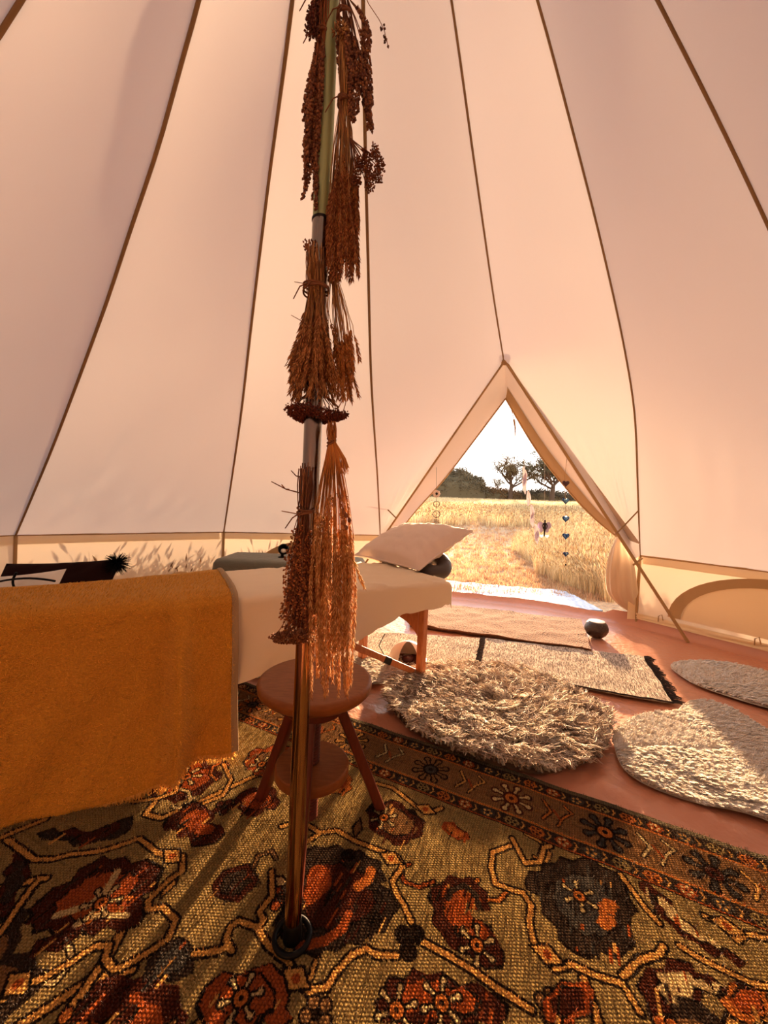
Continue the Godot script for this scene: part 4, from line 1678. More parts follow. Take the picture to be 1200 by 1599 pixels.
	for k in 90:
		var a := 1.01 + (T_LEN - 1.01 + 0.15) * k / 89
		var d0 := interp(a, b_hem)
		var row := []
		for j in 80:
			var w: float
			if j < 46: w = -d0 + (d0 + 0.02) * j / 46.0
			elif j < 66: w = 0.02 + (T_WID - 0.04) * (j - 46) / 20.0
			else: w = T_WID - 0.02 + 0.3 * (j - 66) / 13.0
			var aa := a + 0.035 * (1.0 - clampf((w + d0) / d0, 0.0, 1.0)) * 0.0
			var p := drape(aa, w, 0.602, 0.05, 0.20, 5.0, 0.05)
			if w < -0.02:      # one deep fold near the free edge
				var g := exp(-pow((a - 1.19) / 0.035, 2.0)) - exp(-pow((a - 1.12) / 0.05, 2.0)) * 0.12
				p -= TW * 0.06 * g * minf(1.0, -w * 4.0)
			row.append(p)
		rows.append(row)
	b = MB.new()
	b.grid(rows)
	obj("wool_cloth", b, M.mustard, bl)
	b = MB.new()
	var under := []
	for r in rows:
		var rr := []
		for p in r: rr.append(p + Vector3(0, -0.007, 0) + TW * 0.004)
		under.append(rr)
	b.grid(under)
	obj("wool_lining", b, M.mustard, bl)
	# paler bound edge along the free side
	b = MB.new()
	var e0 := []
	for j in 80:
		var p: Vector3 = rows[0][j]
		var q: Vector3 = rows[1][j]
		var n := (q - p).normalized()
		e0.append([p - n * 0.012 + Vector3(0, -0.004, 0), p - n * 0.010 + Vector3(0, 0.006, 0) - TW * 0.005, p + n * 0.002 + Vector3(0, 0.007, 0) - TW * 0.005, p + n * 0.012 + Vector3(0, 0.003, 0) - TW * 0.002])
	b.grid(e0)
	obj("selvedge", b, M.selvedge, bl)
	# frayed hem
	b = MB.new()
	for k in 1100:
		var f := rng.randf() * 88.0
		var p: Vector3 = rows[int(f)][0].lerp(rows[int(f) + 1][0], f - int(f))
		var d := Vector3(rng.randf_range(-0.012, 0.012), -rng.randf_range(0.006, 0.02), rng.randf_range(-0.008, 0.008)) - TW * rng.randf_range(0.0, 0.01)
		b.tube([p + Vector3(0, 0.004, 0), p + d * 0.5, p + d + Vector3(rng.randf_range(-0.003, 0.003), 0, 0)], 0.0013, 0.0006, 3, false)
	stuff(obj("frayed_hem", b, M.mustard_fringe, bl))
	# nap of the wool
	var nap := MB.new()
	nap.tube([Vector3.ZERO, Vector3(0.001, 0.004, 0.001), Vector3(0.004, 0.006, 0)], 0.0006, 0.0002, 3, false)
	var w_ := []
	var c_ := []
	for k in 26000:
		var fa := rng.randf() * 88.0
		var fb := rng.randf() * 62.0
		var ia := int(fa)
		var ib := int(fb)
		var p: Vector3 = rows[ia][ib].lerp(rows[ia + 1][ib], fa - ia).lerp(rows[ia][ib + 1].lerp(rows[ia + 1][ib + 1], fa - ia), fb - ib)
		var n: Vector3 = (rows[ia + 1][ib] - rows[ia][ib]).cross(rows[ia][ib + 1] - rows[ia][ib]).normalized()
		if n.dot(-TW + Vector3.UP) < 0: n = -n
		var x := n.cross(Vector3(rng.randf(), rng.randf(), rng.randf())).normalized()
		w_.append(Transform3D(Basis(x, n, x.cross(n)).scaled(Vector3.ONE * rng.randf_range(0.7, 1.5)), p))
		c_.append(lin(232, 170, 66) * rng.randf_range(0.8, 1.3))
	mass("wool_nap", nap.mesh(), M.fur, w_, c_, bl)

	# pillow at the door end, propped on the face cradle
	var pl := gp(554, 867, 0.605)
	var pn := gp(655, 890, 0.602)
	var pr_ := dp(738, 829, -2.26)
	var pc := [pl, pl + pr_ - pn + Vector3(0, -0.02, 0), pr_, pn]
	pillow_shape("pillow", "plump pale pink cotton pillow propped at the door end of the massage table", "pillow", pc, 0.10, M.pillow, true)
	var cr := thing("face_cradle", "dark padded face cradle beneath the pale pillow at the end of the table", "headrest", dp(677, 882, -2.2))
	b = MB.new()
	var ring := []
	for k in 25:
		var g := TAU * k / 24
		ring.append(Vector3(cos(g) * 0.062, sin(g) * 0.035, -sin(g) * 0.07))
	b.tube(ring, 0.044, 0.044, 14, false)
	obj("ring_cushion", b, M.leatherette, cr)
	b = MB.new()
	b.box(Vector3(-0.04, -0.055, 0.05), Vector3(0.16, 0.02, 0.05), Basis(Vector3.UP, -0.4), 0.008)
	b.tube([Vector3(0.0, -0.055, 0.05), Vector3(-0.12, -0.07, 0.06)], 0.012, 0.012, 8)
	obj("support_bar", b, M.black, cr)


func pillow_shape(called: String, label: String, cat: String, c: Array, puff: float, m: Material, piped := false, group := "") -> Node3D:
	var t := thing(called, label, cat, (c[0] + c[2]) / 2, group)
	var o := t.position
	var n: Vector3 = (c[1] - c[0]).cross(c[3] - c[0]).normalized()
	if n.y < 0: n = -n
	var sides := []
	var edge := []
	for s in [1.0, -1.0]:
		var rows := []
		for i in 25:
			var u := i / 24.0
			var row := []
			for j in 25:
				var v := j / 24.0
				# sides draw in between the corners
				var uu := u + 0.05 * (0.5 - u) * 4.0 * v * (1 - v)
				var vv := v + 0.05 * (0.5 - v) * 4.0 * u * (1 - u)
				var p: Vector3 = c[0].lerp(c[1], uu).lerp(c[3].lerp(c[2], uu), vv) - o
				var h := pow(maxf(0.0, 16.0 * u * (1 - u) * v * (1 - v)), 0.42)
				p += n * puff * h * s * (1.0 if s > 0 else 0.7)
				p += n * 0.012 * noise.get_noise_2d(u * 7.0, v * 7.0) * s * minf(1.0, h * 3.0)
				row.append(p)
			rows.append(row)
		sides.append(rows)
	var b := MB.new()
	b.grid(sides[0]); b.grid(sides[1])
	obj("cushion", b, m, t)
	if piped:
		var r: Array = sides[0]
		for j in 25: edge.append(r[0][j])
		for i in range(1, 25): edge.append(r[i][24])
		for j in range(23, -1, -1): edge.append(r[24][j])
		for i in range(23, -1, -1): edge.append(r[i][0])
		b = MB.new()
		b.tube(edge, 0.006, 0.006, 6, false)
		obj("flanged_edge", b, m, t)
	return t


# ------------------------------------------------------------------ stool
func stool() -> void:
	var c := Vector3(-0.172, 0, -1.08)
	var t := thing("screw_stool", "round wooden screw stool with three splayed legs standing behind the pole", "stool", c)
	var b := MB.new()
	var H := 0.449
	b.lathe([Vector2(0, H), Vector2(0.148, H), Vector2(0.157, H - 0.004), Vector2(0.160, H - 0.012), Vector2(0.158, H - 0.024), Vector2(0.150, H - 0.033), Vector2(0.135, H - 0.037), Vector2(0, H - 0.037)], Vector3.ZERO, 64)
	obj("seat", b, M.stool_wood, t)
	b = MB.new()
	b.lathe([Vector2(0, H - 0.037), Vector2(0.095, H - 0.037), Vector2(0.098, H - 0.043), Vector2(0.096, H - 0.053), Vector2(0, H - 0.053)], Vector3.ZERO, 48)
	obj("seat_plate", b, M.stool_dark, t)
	b = MB.new()
	b.lathe([Vector2(0, H - 0.054), Vector2(0.082, H - 0.054), Vector2(0.085, H - 0.06), Vector2(0.085, H - 0.085), Vector2(0.08, H - 0.09), Vector2(0, H - 0.09)], Vector3.ZERO, 40)
	obj("leg_block", b, M.stool_dark, t)
	b = MB.new()
	var pr := []
	var y := 0.045
	pr.append(Vector2(0, y)); pr.append(Vector2(0.016, y))
	while y < H - 0.08:
		pr.append(Vector2(0.0165, y)); pr.append(Vector2(0.0205, y + 0.004)); pr.append(Vector2(0.0165, y + 0.008))
		y += 0.0085
	b.lathe(pr, Vector3.ZERO, 20)
	obj("screw_post", b, M.stool_dark, t)
	b = MB.new()
	b.lathe([Vector2(0, 0.205), Vector2(0.098, 0.205), Vector2(0.104, 0.200), Vector2(0.104, 0.178), Vector2(0.098, 0.172), Vector2(0, 0.172)], Vector3.ZERO, 48)
	obj("shelf_disc", b, M.stool_wood, t)
	for f in [gp(408, 1254), gp(592, 1268), Vector3(-0.168, 0, -0.875)]:
		var foot: Vector3 = f - c
		var d := Vector3(foot.x, 0, foot.z).normalized()
		var top := d * 0.065 + Vector3(0, H - 0.075, 0)
		foot.y = 0.018
		var rows := []
		var side := d.cross(Vector3.UP)
		for k in 9:
			var q := k / 8.0
			var p := top.lerp(foot, q)
			var wd := lerpf(0.013, 0.017, sin(q * PI * 0.5))
			var dp_ := 0.012
			rows.append([p + side * wd + d * dp_, p + side * wd * 0.7 + d * (dp_ + 0.004), p - side * wd * 0.7 + d * (dp_ + 0.004), p - side * wd + d * dp_, p - side * wd - d * dp_, p - side * wd * 0.7 - d * (dp_ + 0.004), p + side * wd * 0.7 - d * (dp_ + 0.004), p + side * wd - d * dp_])
		b = MB.new()
		b.grid(rows, true)
		b.fan(PackedVector3Array(rows[0])); b.fan(PackedVector3Array(rows[-1]), true)
		obj("leg", b, M.stool_dark, t)


# ------------------------------------------------------------------ pole
func pole() -> void:
	var t := thing("tent_pole", "tall metal centre pole of the tent, standing on a black ring foot", "pole", POLE)
	var b := MB.new()
	b.lathe([Vector2(0.0, 0.03), Vector2(0.0172, 0.03), Vector2(0.0172, 0.735), Vector2(0.0165, 0.74), Vector2(0.0, 0.74)], Vector3.ZERO, 36)
	obj("lower_section", b, M.chrome, t)
	b = MB.new()
	b.lathe([Vector2(0.0, 0.738), Vector2(0.0182, 0.738), Vector2(0.0186, 0.744), Vector2(0.0182, 1.52), Vector2(0, 1.52)], Vector3.ZERO, 36)
	obj("middle_section", b, M.steel, t)
	b = MB.new()
	b.lathe([Vector2(0.0, 1.518), Vector2(0.0172, 1.518), Vector2(0.0176, 1.524), Vector2(0.0172, 3.06), Vector2(0, 3.06)], Vector3.ZERO, 36)
	obj("upper_section", b, M.aged_chrome, t)
	b = MB.new()
	var ring := []
	for k in 33: ring.append(Vector3(cos(TAU * k / 32) * 0.037, 0.024, sin(TAU * k / 32) * 0.037))
	b.tube(ring, 0.0055, 0.0055, 12, false)
	obj("ring_foot", b, M.black, t)
	b = MB.new()
	b.lathe([Vector2(0.0, 0.019), Vector2(0.0195, 0.019), Vector2(0.0195, 0.05), Vector2(0.019, 0.056), Vector2(0.0172, 0.058)], Vector3.ZERO, 30)
	obj("rubber_sleeve", b, M.black, t)
	for y in [0.74, 1.52]:
		b = MB.new()
		b.lathe([Vector2(0.017, y - 0.003), Vector2(0.0195, y - 0.002), Vector2(0.0195, y + 0.002), Vector2(0.017, y + 0.003)], Vector3.ZERO, 30)
		obj("joint_ring", b, M.iron, t)


# ------------------------------------------------------------------ dried bunches on the pole
func pp(x: float, y: float, fwd := 0.025) -> Vector3:       # on the camera side of the pole
	return dp(x, y, POLE.z + fwd)


const BROWNS := [[122, 76, 50], [142, 92, 60], [104, 62, 42], [158, 106, 68], [130, 82, 54]]
const STRAWS := [[198, 148, 92], [182, 130, 78], [160, 110, 66], [212, 166, 106], [148, 100, 60]]


func tone(list: Array, q := 1.0) -> Color:
	var c: Array = list[rng.randi() % list.size()]
	return lin(c[0], c[1], c[2]) * q * rng.randf_range(0.85, 1.15)


func spread_line(a: Vector3, z: Vector3, sag: float, n := 7) -> Array:
	var off := Vector3(rng.randf_range(-1, 1), 0, rng.randf_range(-1, 1)) * sag
	var out := []
	for k in n:
		var f := k / (n - 1.0)
		out.append(a.lerp(z, f) + off * sin(PI * f) + Vector3(rng.randf_range(-1, 1), 0, rng.randf_range(-1, 1)) * sag * 0.15)
	return out


func tie_ring(t: Node3D, p: Vector3, rx: float, rz: float, ends := true) -> void:
	var b := MB.new()
	for q in 3:
		var pts := []
		for k in 19:
			var g := TAU * k / 18
			pts.append(p + Vector3(cos(g) * rx, (q - 1) * 0.005 + 0.004 * cos(g + q), sin(g) * rz) - t.position)
		b.tube(pts, 0.002, 0.002, 5, false)
	if ends:
		for q in 2:
			b.tube([p + Vector3(-0.2 * rx, 0, rz) - t.position, p + Vector3(-rx * 0.5 - 0.012 * q, -0.014, rz + 0.006) - t.position, p + Vector3(-rx * 0.3 - 0.03 * q, -0.035, rz) - t.position], 0.0015, 0.001, 4, false)
	obj("twine", b, M.twine, t)


func head(b: MB, line: Array, from_: int, kind: String, tones: Array, q := 1.0) -> void:
	# seeds along the end of a stem
	for k in range(from_, line.size() - 1):
		var a: Vector3 = line[k]
		var z: Vector3 = line[k + 1]
		var d := (z - a).normalized()
		var n := int(maxf(2, (z - a).length() / (0.0034 if kind == "dock" else 0.0028)))
		var taper := sin(PI * clampf(float(k - from_ + 0.6) / (line.size() - from_), 0.05, 0.95))
		for j in n:
			var p := a.lerp(z, float(j) / n)
			var g := rng.randf() * TAU
			var s := d.cross(Vector3(0.3, 0.2, 0.9)).normalized()
			var o := s.rotated(d, g)
			b.tint = tone(tones, q)
			match kind:
				"dock":
					b.seed(p + o * 0.002 * taper, (o * 0.5 + d).normalized(), 0.0095 * (0.5 + taper * 0.6), 0.0034)
					b.seed(p - o * 0.002 * taper, (-o * 0.5 + d).normalized(), 0.0085 * (0.5 + taper * 0.5), 0.0032)
				"oat":
					b.seed(p, (o * 0.5 + d).normalized(), 0.012, 0.0014)
					b.seed(p, (-o * 0.4 + d).normalized(), 0.012, 0.0013)
				"plume":
					b.seed(p, (o * 0.45 + d).normalized(), 0.011 * (0.4 + taper), 0.0009)
					b.seed(p, (-o * 0.4 + d).normalized(), 0.010 * (0.4 + taper), 0.0009)
				"catkin":
					b.seed(p + o * 0.002, (o * 0.8 + d * 0.5).normalized(), 0.0065, 0.0026)


func sheaf(called: String, label: String, cat: String, tie: Vector2, top: Array, low: Array, mid: Array, n: int, kind: String, tones: Array, stem_tones: Array, depth := 0.025, thick := 0.03, head_part := 0.45, r := 0.0011) -> Node3D:
	# stems run from the cut ends (top) through the tie to the hanging heads (low); top, low and mid are [x0, x1, y0, y1] in pixels
	var t := thing(called, label, cat, pp(tie.x, tie.y, depth))
	var st := MB.new()
	var hd := MB.new()
	for k in n:
		var zz := depth + rng.randf_range(-0.5, 0.5) * thick
		var u := rng.randf()
		var u2 := clampf(u + rng.randf_range(-0.18, 0.18), 0, 1)
		var a := pp(lerpf(top[0], top[1], u), rng.randf_range(top[2], top[3]), zz)
		var b := pp(tie.x + (u - 0.5) * mid[0], tie.y, depth + (zz - depth) * 0.4)
		var c := pp(lerpf(low[0], low[1], u2), rng.randf_range(low[2], low[3]), zz)
		var l1 := spread_line(a, b, 0.004, 4)
		var l2 := spread_line(b, c, 0.009, 10)
		# bow outwards below the tie
		for j in l2.size():
			var f := j / 9.0
			l2[j] += Vector3((u - 0.5) * mid[1], 0, 0) * sin(PI * f)
		st.tint = tone(stem_tones)
		var path := []
		for p in l1.slice(0, 3) + l2: path.append(p - t.position)
		st.tube(path, r, r * 0.6, 3, false)
		var loc := []
		for p in l2: loc.append(p - t.position)
		head(hd, loc, int(9 * (1.0 - head_part * rng.randf_range(0.75, 1.15))), kind, tones)
	stuff(obj("stems", st, M.dried, t))
	stuff(obj("seed_heads", hd, M.dried, t))
	return t


func umbel(hd: MB, st: MB, base: Vector3, d: Vector3, ln: float, spread: float, n: int, r: float, tones: Array) -> void:
	# a yarrow head: rays that end in a flat crown of tiny florets
	var s := d.cross(Vector3(0.2, 0.3, 0.9)).normalized()
	for k in n:
		var g := 2.4 * k
		var q := sqrt((k + 0.5) / n)
		var tip := base + d * ln * (1.0 - 0.18 * q * q) + (s.rotated(d, g)) * spread * q
		st.tint = tone(BROWNS)
		st.tube([base, base.lerp(tip, 0.5) + d * ln * 0.06, tip], r * 0.3, r * 0.22, 3, false)
		for j in 6:
			hd.tint = tone(tones)
			var o := Vector3(rng.randf_range(-1, 1), rng.randf_range(-1, 1), rng.randf_range(-1, 1)).normalized()
			hd.seed(tip + o * r * 0.8, (o + d * 0.6).normalized(), r * 1.6, r * 0.75)


func dried_bunches() -> void:
	var t: Node3D
	# 1 long dock spikes down the left side
	t = sheaf("dock_bunch", "long dark brown dock seed spikes hanging down the left of the pole top", "dried plant", Vector2(503, 52), [494, 512, -40, -10], [469, 500, 170, 345], [14, -0.02], 30, "dock", BROWNS, [[150, 88, 50], [170, 104, 62]], 0.012, 0.035, 0.75, 0.0016)
	tie_ring(t, pp(503, 52, 0.01), 0.012, 0.012)
	# 2 tuft at the upper left
	t = sheaf("heather_tuft", "small dark tuft of dried heads left of the pole at the top of the picture", "dried plant", Vector2(497, 2), [488, 505, -40, -20], [476, 500, 24, 62], [10, -0.03], 34, "catkin", [[84, 42, 28], [104, 52, 32]], BROWNS, 0.02, 0.03, 0.8)
	tie_ring(t, pp(497, 0, 0.02), 0.01, 0.01)
	# 3 dark pods at the upper right
	t = sheaf("pod_bunch", "thick dark brown seed pods hanging right of the pole near the top", "dried plant", Vector2(538, -4), [530, 548, -60, -30], [536, 584, 70, 210], [16, 0.02], 26, "dock", BROWNS, BROWNS, 0.022, 0.04, 0.62, 0.0014)
	tie_ring(t, pp(538, 24, 0.022), 0.014, 0.014)
	# 4 the fine grass sheaf at the right
	t = sheaf("grass_sheaf", "slender sheaf of reddish dried grass tied right of the green pole section", "dried plant", Vector2(538, 158), [530, 546, 40, 110], [512, 560, 350, 440], [12, 0.0], 90, "oat", [[150, 92, 50], [176, 116, 66], [132, 76, 42]], STRAWS, 0.026, 0.035, 0.4)
	tie_ring(t, pp(537, 158, 0.026), 0.011, 0.012)
	var b := MB.new()
	for k in 70:      # frizzy knot of seed fluff above the tie
		b.tint = tone(STRAWS, 0.9)
		var p := pp(532 + rng.randf_range(-10, 10), 48 + rng.randf_range(-9, 9), 0.04 + rng.randf_range(-0.008, 0.008)) - t.position
		b.seed(p, Vector3(rng.randf_range(-1, 1), rng.randf_range(-1, 1), rng.randf_range(-1, 1)).normalized(), 0.010, 0.0018)
	stuff(obj("seed_fluff", b, M.dried, t))
	# single stray stalk at the top right
	t = thing("stray_stalk", "single dark seed head on a thin bent stalk leaning out at the top right", "dried plant", pp(572, 0, 0.02))
	b = MB.new()
	b.tint = tone(BROWNS)
	var ln := [pp(560, -30, 0.02) - t.position, pp(576, 6, 0.02) - t.position, pp(592, 30, 0.02) - t.position, pp(600, 46, 0.02) - t.position, pp(606, 70, 0.02) - t.position]
	b.tube(ln, 0.0008, 0.0007, 4, false)
	obj("stem", b, M.dried, t)
	b = MB.new()
	head(b, resample(ln, 14), 9, "catkin", [[84, 48, 30]])
	obj("seed_head", b, M.dried, t)
	# 5 yarrow at the right
	t = thing("yarrow_branch", "branched brown yarrow flower heads sticking out right of the grass sheaf", "dried plant", pp(545, 200, 0.03))
	var st := MB.new()
	var hd := MB.new()
	for q in [[566, 246, 0.6], [580, 240, 0.8], [588, 258, 1.0], [570, 268, 0.7], [556, 258, 0.5], [572, 288, 0.8], [584, 276, 0.9], [552, 280, 0.5]]:
		var c := pp(q[0], q[1], 0.045) - t.position
		var root := pp(546, 215, 0.03) - t.position
		st.tint = tone(BROWNS)
		st.tube([root, root.lerp(c, 0.5) + Vector3(0.004, -0.004, 0), c], 0.0012, 0.0008, 4, false)
		umbel(hd, st, c, Vector3(0.7, -0.35, 0.5).normalized(), 0.010, 0.012, 16, 0.0026, [[110, 60, 34], [130, 74, 42]])
	stuff(obj("stems", st, M.dried, t))
	stuff(obj("florets", hd, M.dried, t))
	# 6 wheat and hay bunch in the middle
	t = sheaf("hay_bunch", "wide hay bunch flaring out below its twine halfway down the pole", "dried plant", Vector2(494, 450), [478, 506, 376, 425], [452, 528, 545, 632], [24, -0.015], 120, "oat", [[178, 122, 74], [198, 144, 90], [144, 94, 58]], STRAWS, 0.026, 0.05, 0.5)
	tie_ring(t, pp(494, 452, 0.022), 0.025, 0.028)
	b = MB.new()
	for k in 22:
		b.tint = tone(BROWNS)
		var p := pp(rng.randf_range(476, 492), rng.randf_range(378, 392), 0.03) - t.position
		for j in 3: b.seed(p + Vector3(rng.randf_range(-0.004, 0.004), rng.randf_range(-0.004, 0.004), 0), Vector3(rng.randf_range(-0.6, 0.6), 1, 0.2).normalized(), 0.006, 0.0022)
	stuff(obj("buds", b, M.dried, t))
	st = MB.new()
	for q in [[500, 455, 460, 440], [490, 520, 455, 492], [488, 560, 444, 572], [495, 500, 446, 570]]:
		st.tint = tone(BROWNS)
		st.tube([pp(q[0], q[1], 0.04) - t.position, pp((q[0] + q[2]) / 2.0, (q[1] + q[3]) / 2.0 - 4, 0.05) - t.position, pp(q[2], q[3], 0.04) - t.position], 0.001, 0.0007, 4, false)
	stuff(obj("stray_stems", st, M.dried, t))
	# 7 oat stems on the right of it
	t = sheaf("oat_bunch", "loose straight oat stems with golden heads hanging right of the hay bunch", "dried plant", Vector2(522, 432), [516, 530, 405, 425], [516, 562, 560, 628], [12, 0.004], 34, "oat", [[196, 130, 66], [176, 110, 54]], STRAWS, 0.012, 0.04, 0.32)
	tie_ring(t, pp(522, 432, 0.012), 0.011, 0.012, false)
	# 8 ring of yarrow heads
	t = thing("yarrow_ring", "flat dark ring of yarrow flower heads tied around the pole below the hay bunch", "dried plant", pp(500, 645, 0.0))
	st = MB.new()
	hd = MB.new()
	for k in 15:
		var g := TAU * k / 15
		var c := Vector3(POLE.x + cos(g) * 0.042, pp(502, 646, 0.0).y - 0.004 * sin(g * 2.0), POLE.z + sin(g) * 0.042) - t.position + Vector3(0.008, 0, 0)
		var d := Vector3(cos(g) * 0.45, -1.0, sin(g) * 0.45).normalized()
		st.tint = tone(BROWNS)
		st.tube([c + Vector3(-cos(g) * 0.022, 0.035, -sin(g) * 0.022), c + Vector3(0, 0.016, 0), c], 0.0014, 0.001, 4, false)
		umbel(hd, st, c + Vector3(0, 0.006, 0), d, 0.014, 0.020, 24, 0.0026, [[104, 46, 30], [124, 58, 36], [88, 38, 26]])
	for q in [[1.0, 0.022], [-1.0, 0.026]]:
		var loop := []
		for k in 12:
			var g := PI * k / 11
			loop.append(Vector3(q[0] * (0.04 + 0.012 * sin(g)), 0.03 * sin(g) * 1.0 + 0.002, 0.03 * cos(g)))
		st.tint = tone(BROWNS)
		st.tube(loop, 0.001, 0.001, 4, false)
	stuff(obj("stems", st, M.dried, t))
	stuff(obj("florets", hd, M.dried, t))
	# 9 pampas plume
	t = sheaf("pampas_bunch", "long feathery golden plume grass bunch hanging lowest on the right of the pole", "dried plant", Vector2(519, 690), [512, 524, 655, 672], [486, 547, 900, 1096], [10, 0.03], 70, "plume", [[208, 150, 90], [192, 132, 76], [224, 174, 116], [170, 110, 64]], [[198, 134, 72], [182, 116, 60]], 0.022, 0.05, 0.55)
	tie_ring(t, pp(518, 690, 0.022), 0.008, 0.01, false)
	b = MB.new()
	for k in 90:
		b.tint = tone([[214, 148, 76], [190, 116, 56]])
		var x := rng.randf_range(508, 540)
		b.tube([pp(517 + (x - 517) * 0.3, 690, 0.03) - t.position, pp(x, 716, 0.035) - t.position, pp(x + (x - 517) * 0.25, rng.randf_range(728, 742), 0.035) - t.position], 0.001, 0.0006, 3, false)
	stuff(obj("frayed_tips", b, M.dried, t))
	# 10 lower left bundle
	t = sheaf("seed_bundle", "brown seed stem bundle with loose twine low on the left of the pole", "dried plant", Vector2(474, 798), [466, 490, 722, 745], [440, 490, 900, 1000], [16, -0.006], 46, "catkin", [[150, 88, 46], [124, 68, 38], [170, 104, 56]], BROWNS, 0.03, 0.045, 0.7)
	tie_ring(t, pp(478, 798, 0.028), 0.017, 0.02)
	b = MB.new()
	for q in [[484, 800, 440, 798], [470, 770, 424, 752], [440, 757, 452, 764], [470, 745, 455, 735]]:
		b.tint = tone(BROWNS)
		b.tube([pp(q[0], q[1], 0.035) - t.position, pp((q[0] + q[2]) / 2.0, (q[1] + q[3]) / 2.0 + 3, 0.04) - t.position, pp(q[2], q[3], 0.03) - t.position], 0.0014, 0.0009, 4, false)
	stuff(obj("stray_stems", b, M.dried, t))
	# 11 yarrow below it
	t = thing("yarrow_cluster", "flat yarrow flower head at the lowest left of the pole above the stool", "dried plant", pp(460, 990, 0.03))
	st = MB.new()
	hd = MB.new()
	for k in 9:
		var c := pp(436 + k * 5.6, 985 + 6 * sin(k * 1.9), 0.03 + 0.02 * cos(k * 2.1)) - t.position
		st.tint = tone(BROWNS)
		st.tube([pp(470 + k, 900, 0.03) - t.position, pp(458 + k * 3.0, 950, 0.03) - t.position, c], 0.0011, 0.0009, 4, false)
		umbel(hd, st, c, Vector3(-0.15, -1, 0.25).normalized(), 0.014, 0.016, 20, 0.0026, [[132, 82, 50], [112, 64, 38], [150, 96, 60]])
	stuff(obj("stems", st, M.dried, t))
	stuff(obj("florets", hd, M.dried, t))
	# 12 trailing sprig
	t = thing("trailing_sprig", "thin pale sprig of tiny seeds trailing right of the plume grass over the sheet", "dried plant", pp(535, 850, 0.03))
	var sp := smooth_line([pp(532, 838, 0.03) - t.position, pp(545, 862, 0.035) - t.position, pp(556, 885, 0.035) - t.position, pp(569, 918, 0.03) - t.position], 16)
	b = MB.new()
	b.tint = lin(206, 156, 90)
	b.tube(sp, 0.0009, 0.0006, 4, false)
	obj("stem", b, M.dried, t)
	b = MB.new()
	head(b, sp, 2, "oat", [[226, 180, 104], [206, 150, 80]])
	stuff(obj("seed_head", b, M.dried, t))
	# 13 round poppy heads at the right
	t = thing("poppy_stems", "few round brown poppy heads just right of the plume grass", "dried plant", pp(535, 812, 0.03))
	b = MB.new()
	st = MB.new()
	for q in [[541, 805], [546, 812], [541, 824], [536, 816]]:
		b.tint = tone(BROWNS)
		var p := pp(q[0], q[1], 0.04) - t.position
		b.ball(p, Vector3(0.004, 0.005, 0.004), 8, 6)
		st.tint = b.tint
		st.tube([pp(526, 770, 0.03) - t.position, pp(535, 792, 0.035) - t.position, p], 0.0009, 0.0008, 4, false)
	obj("stems", st, M.dried, t)
	obj("seed_heads", b, M.dried, t)


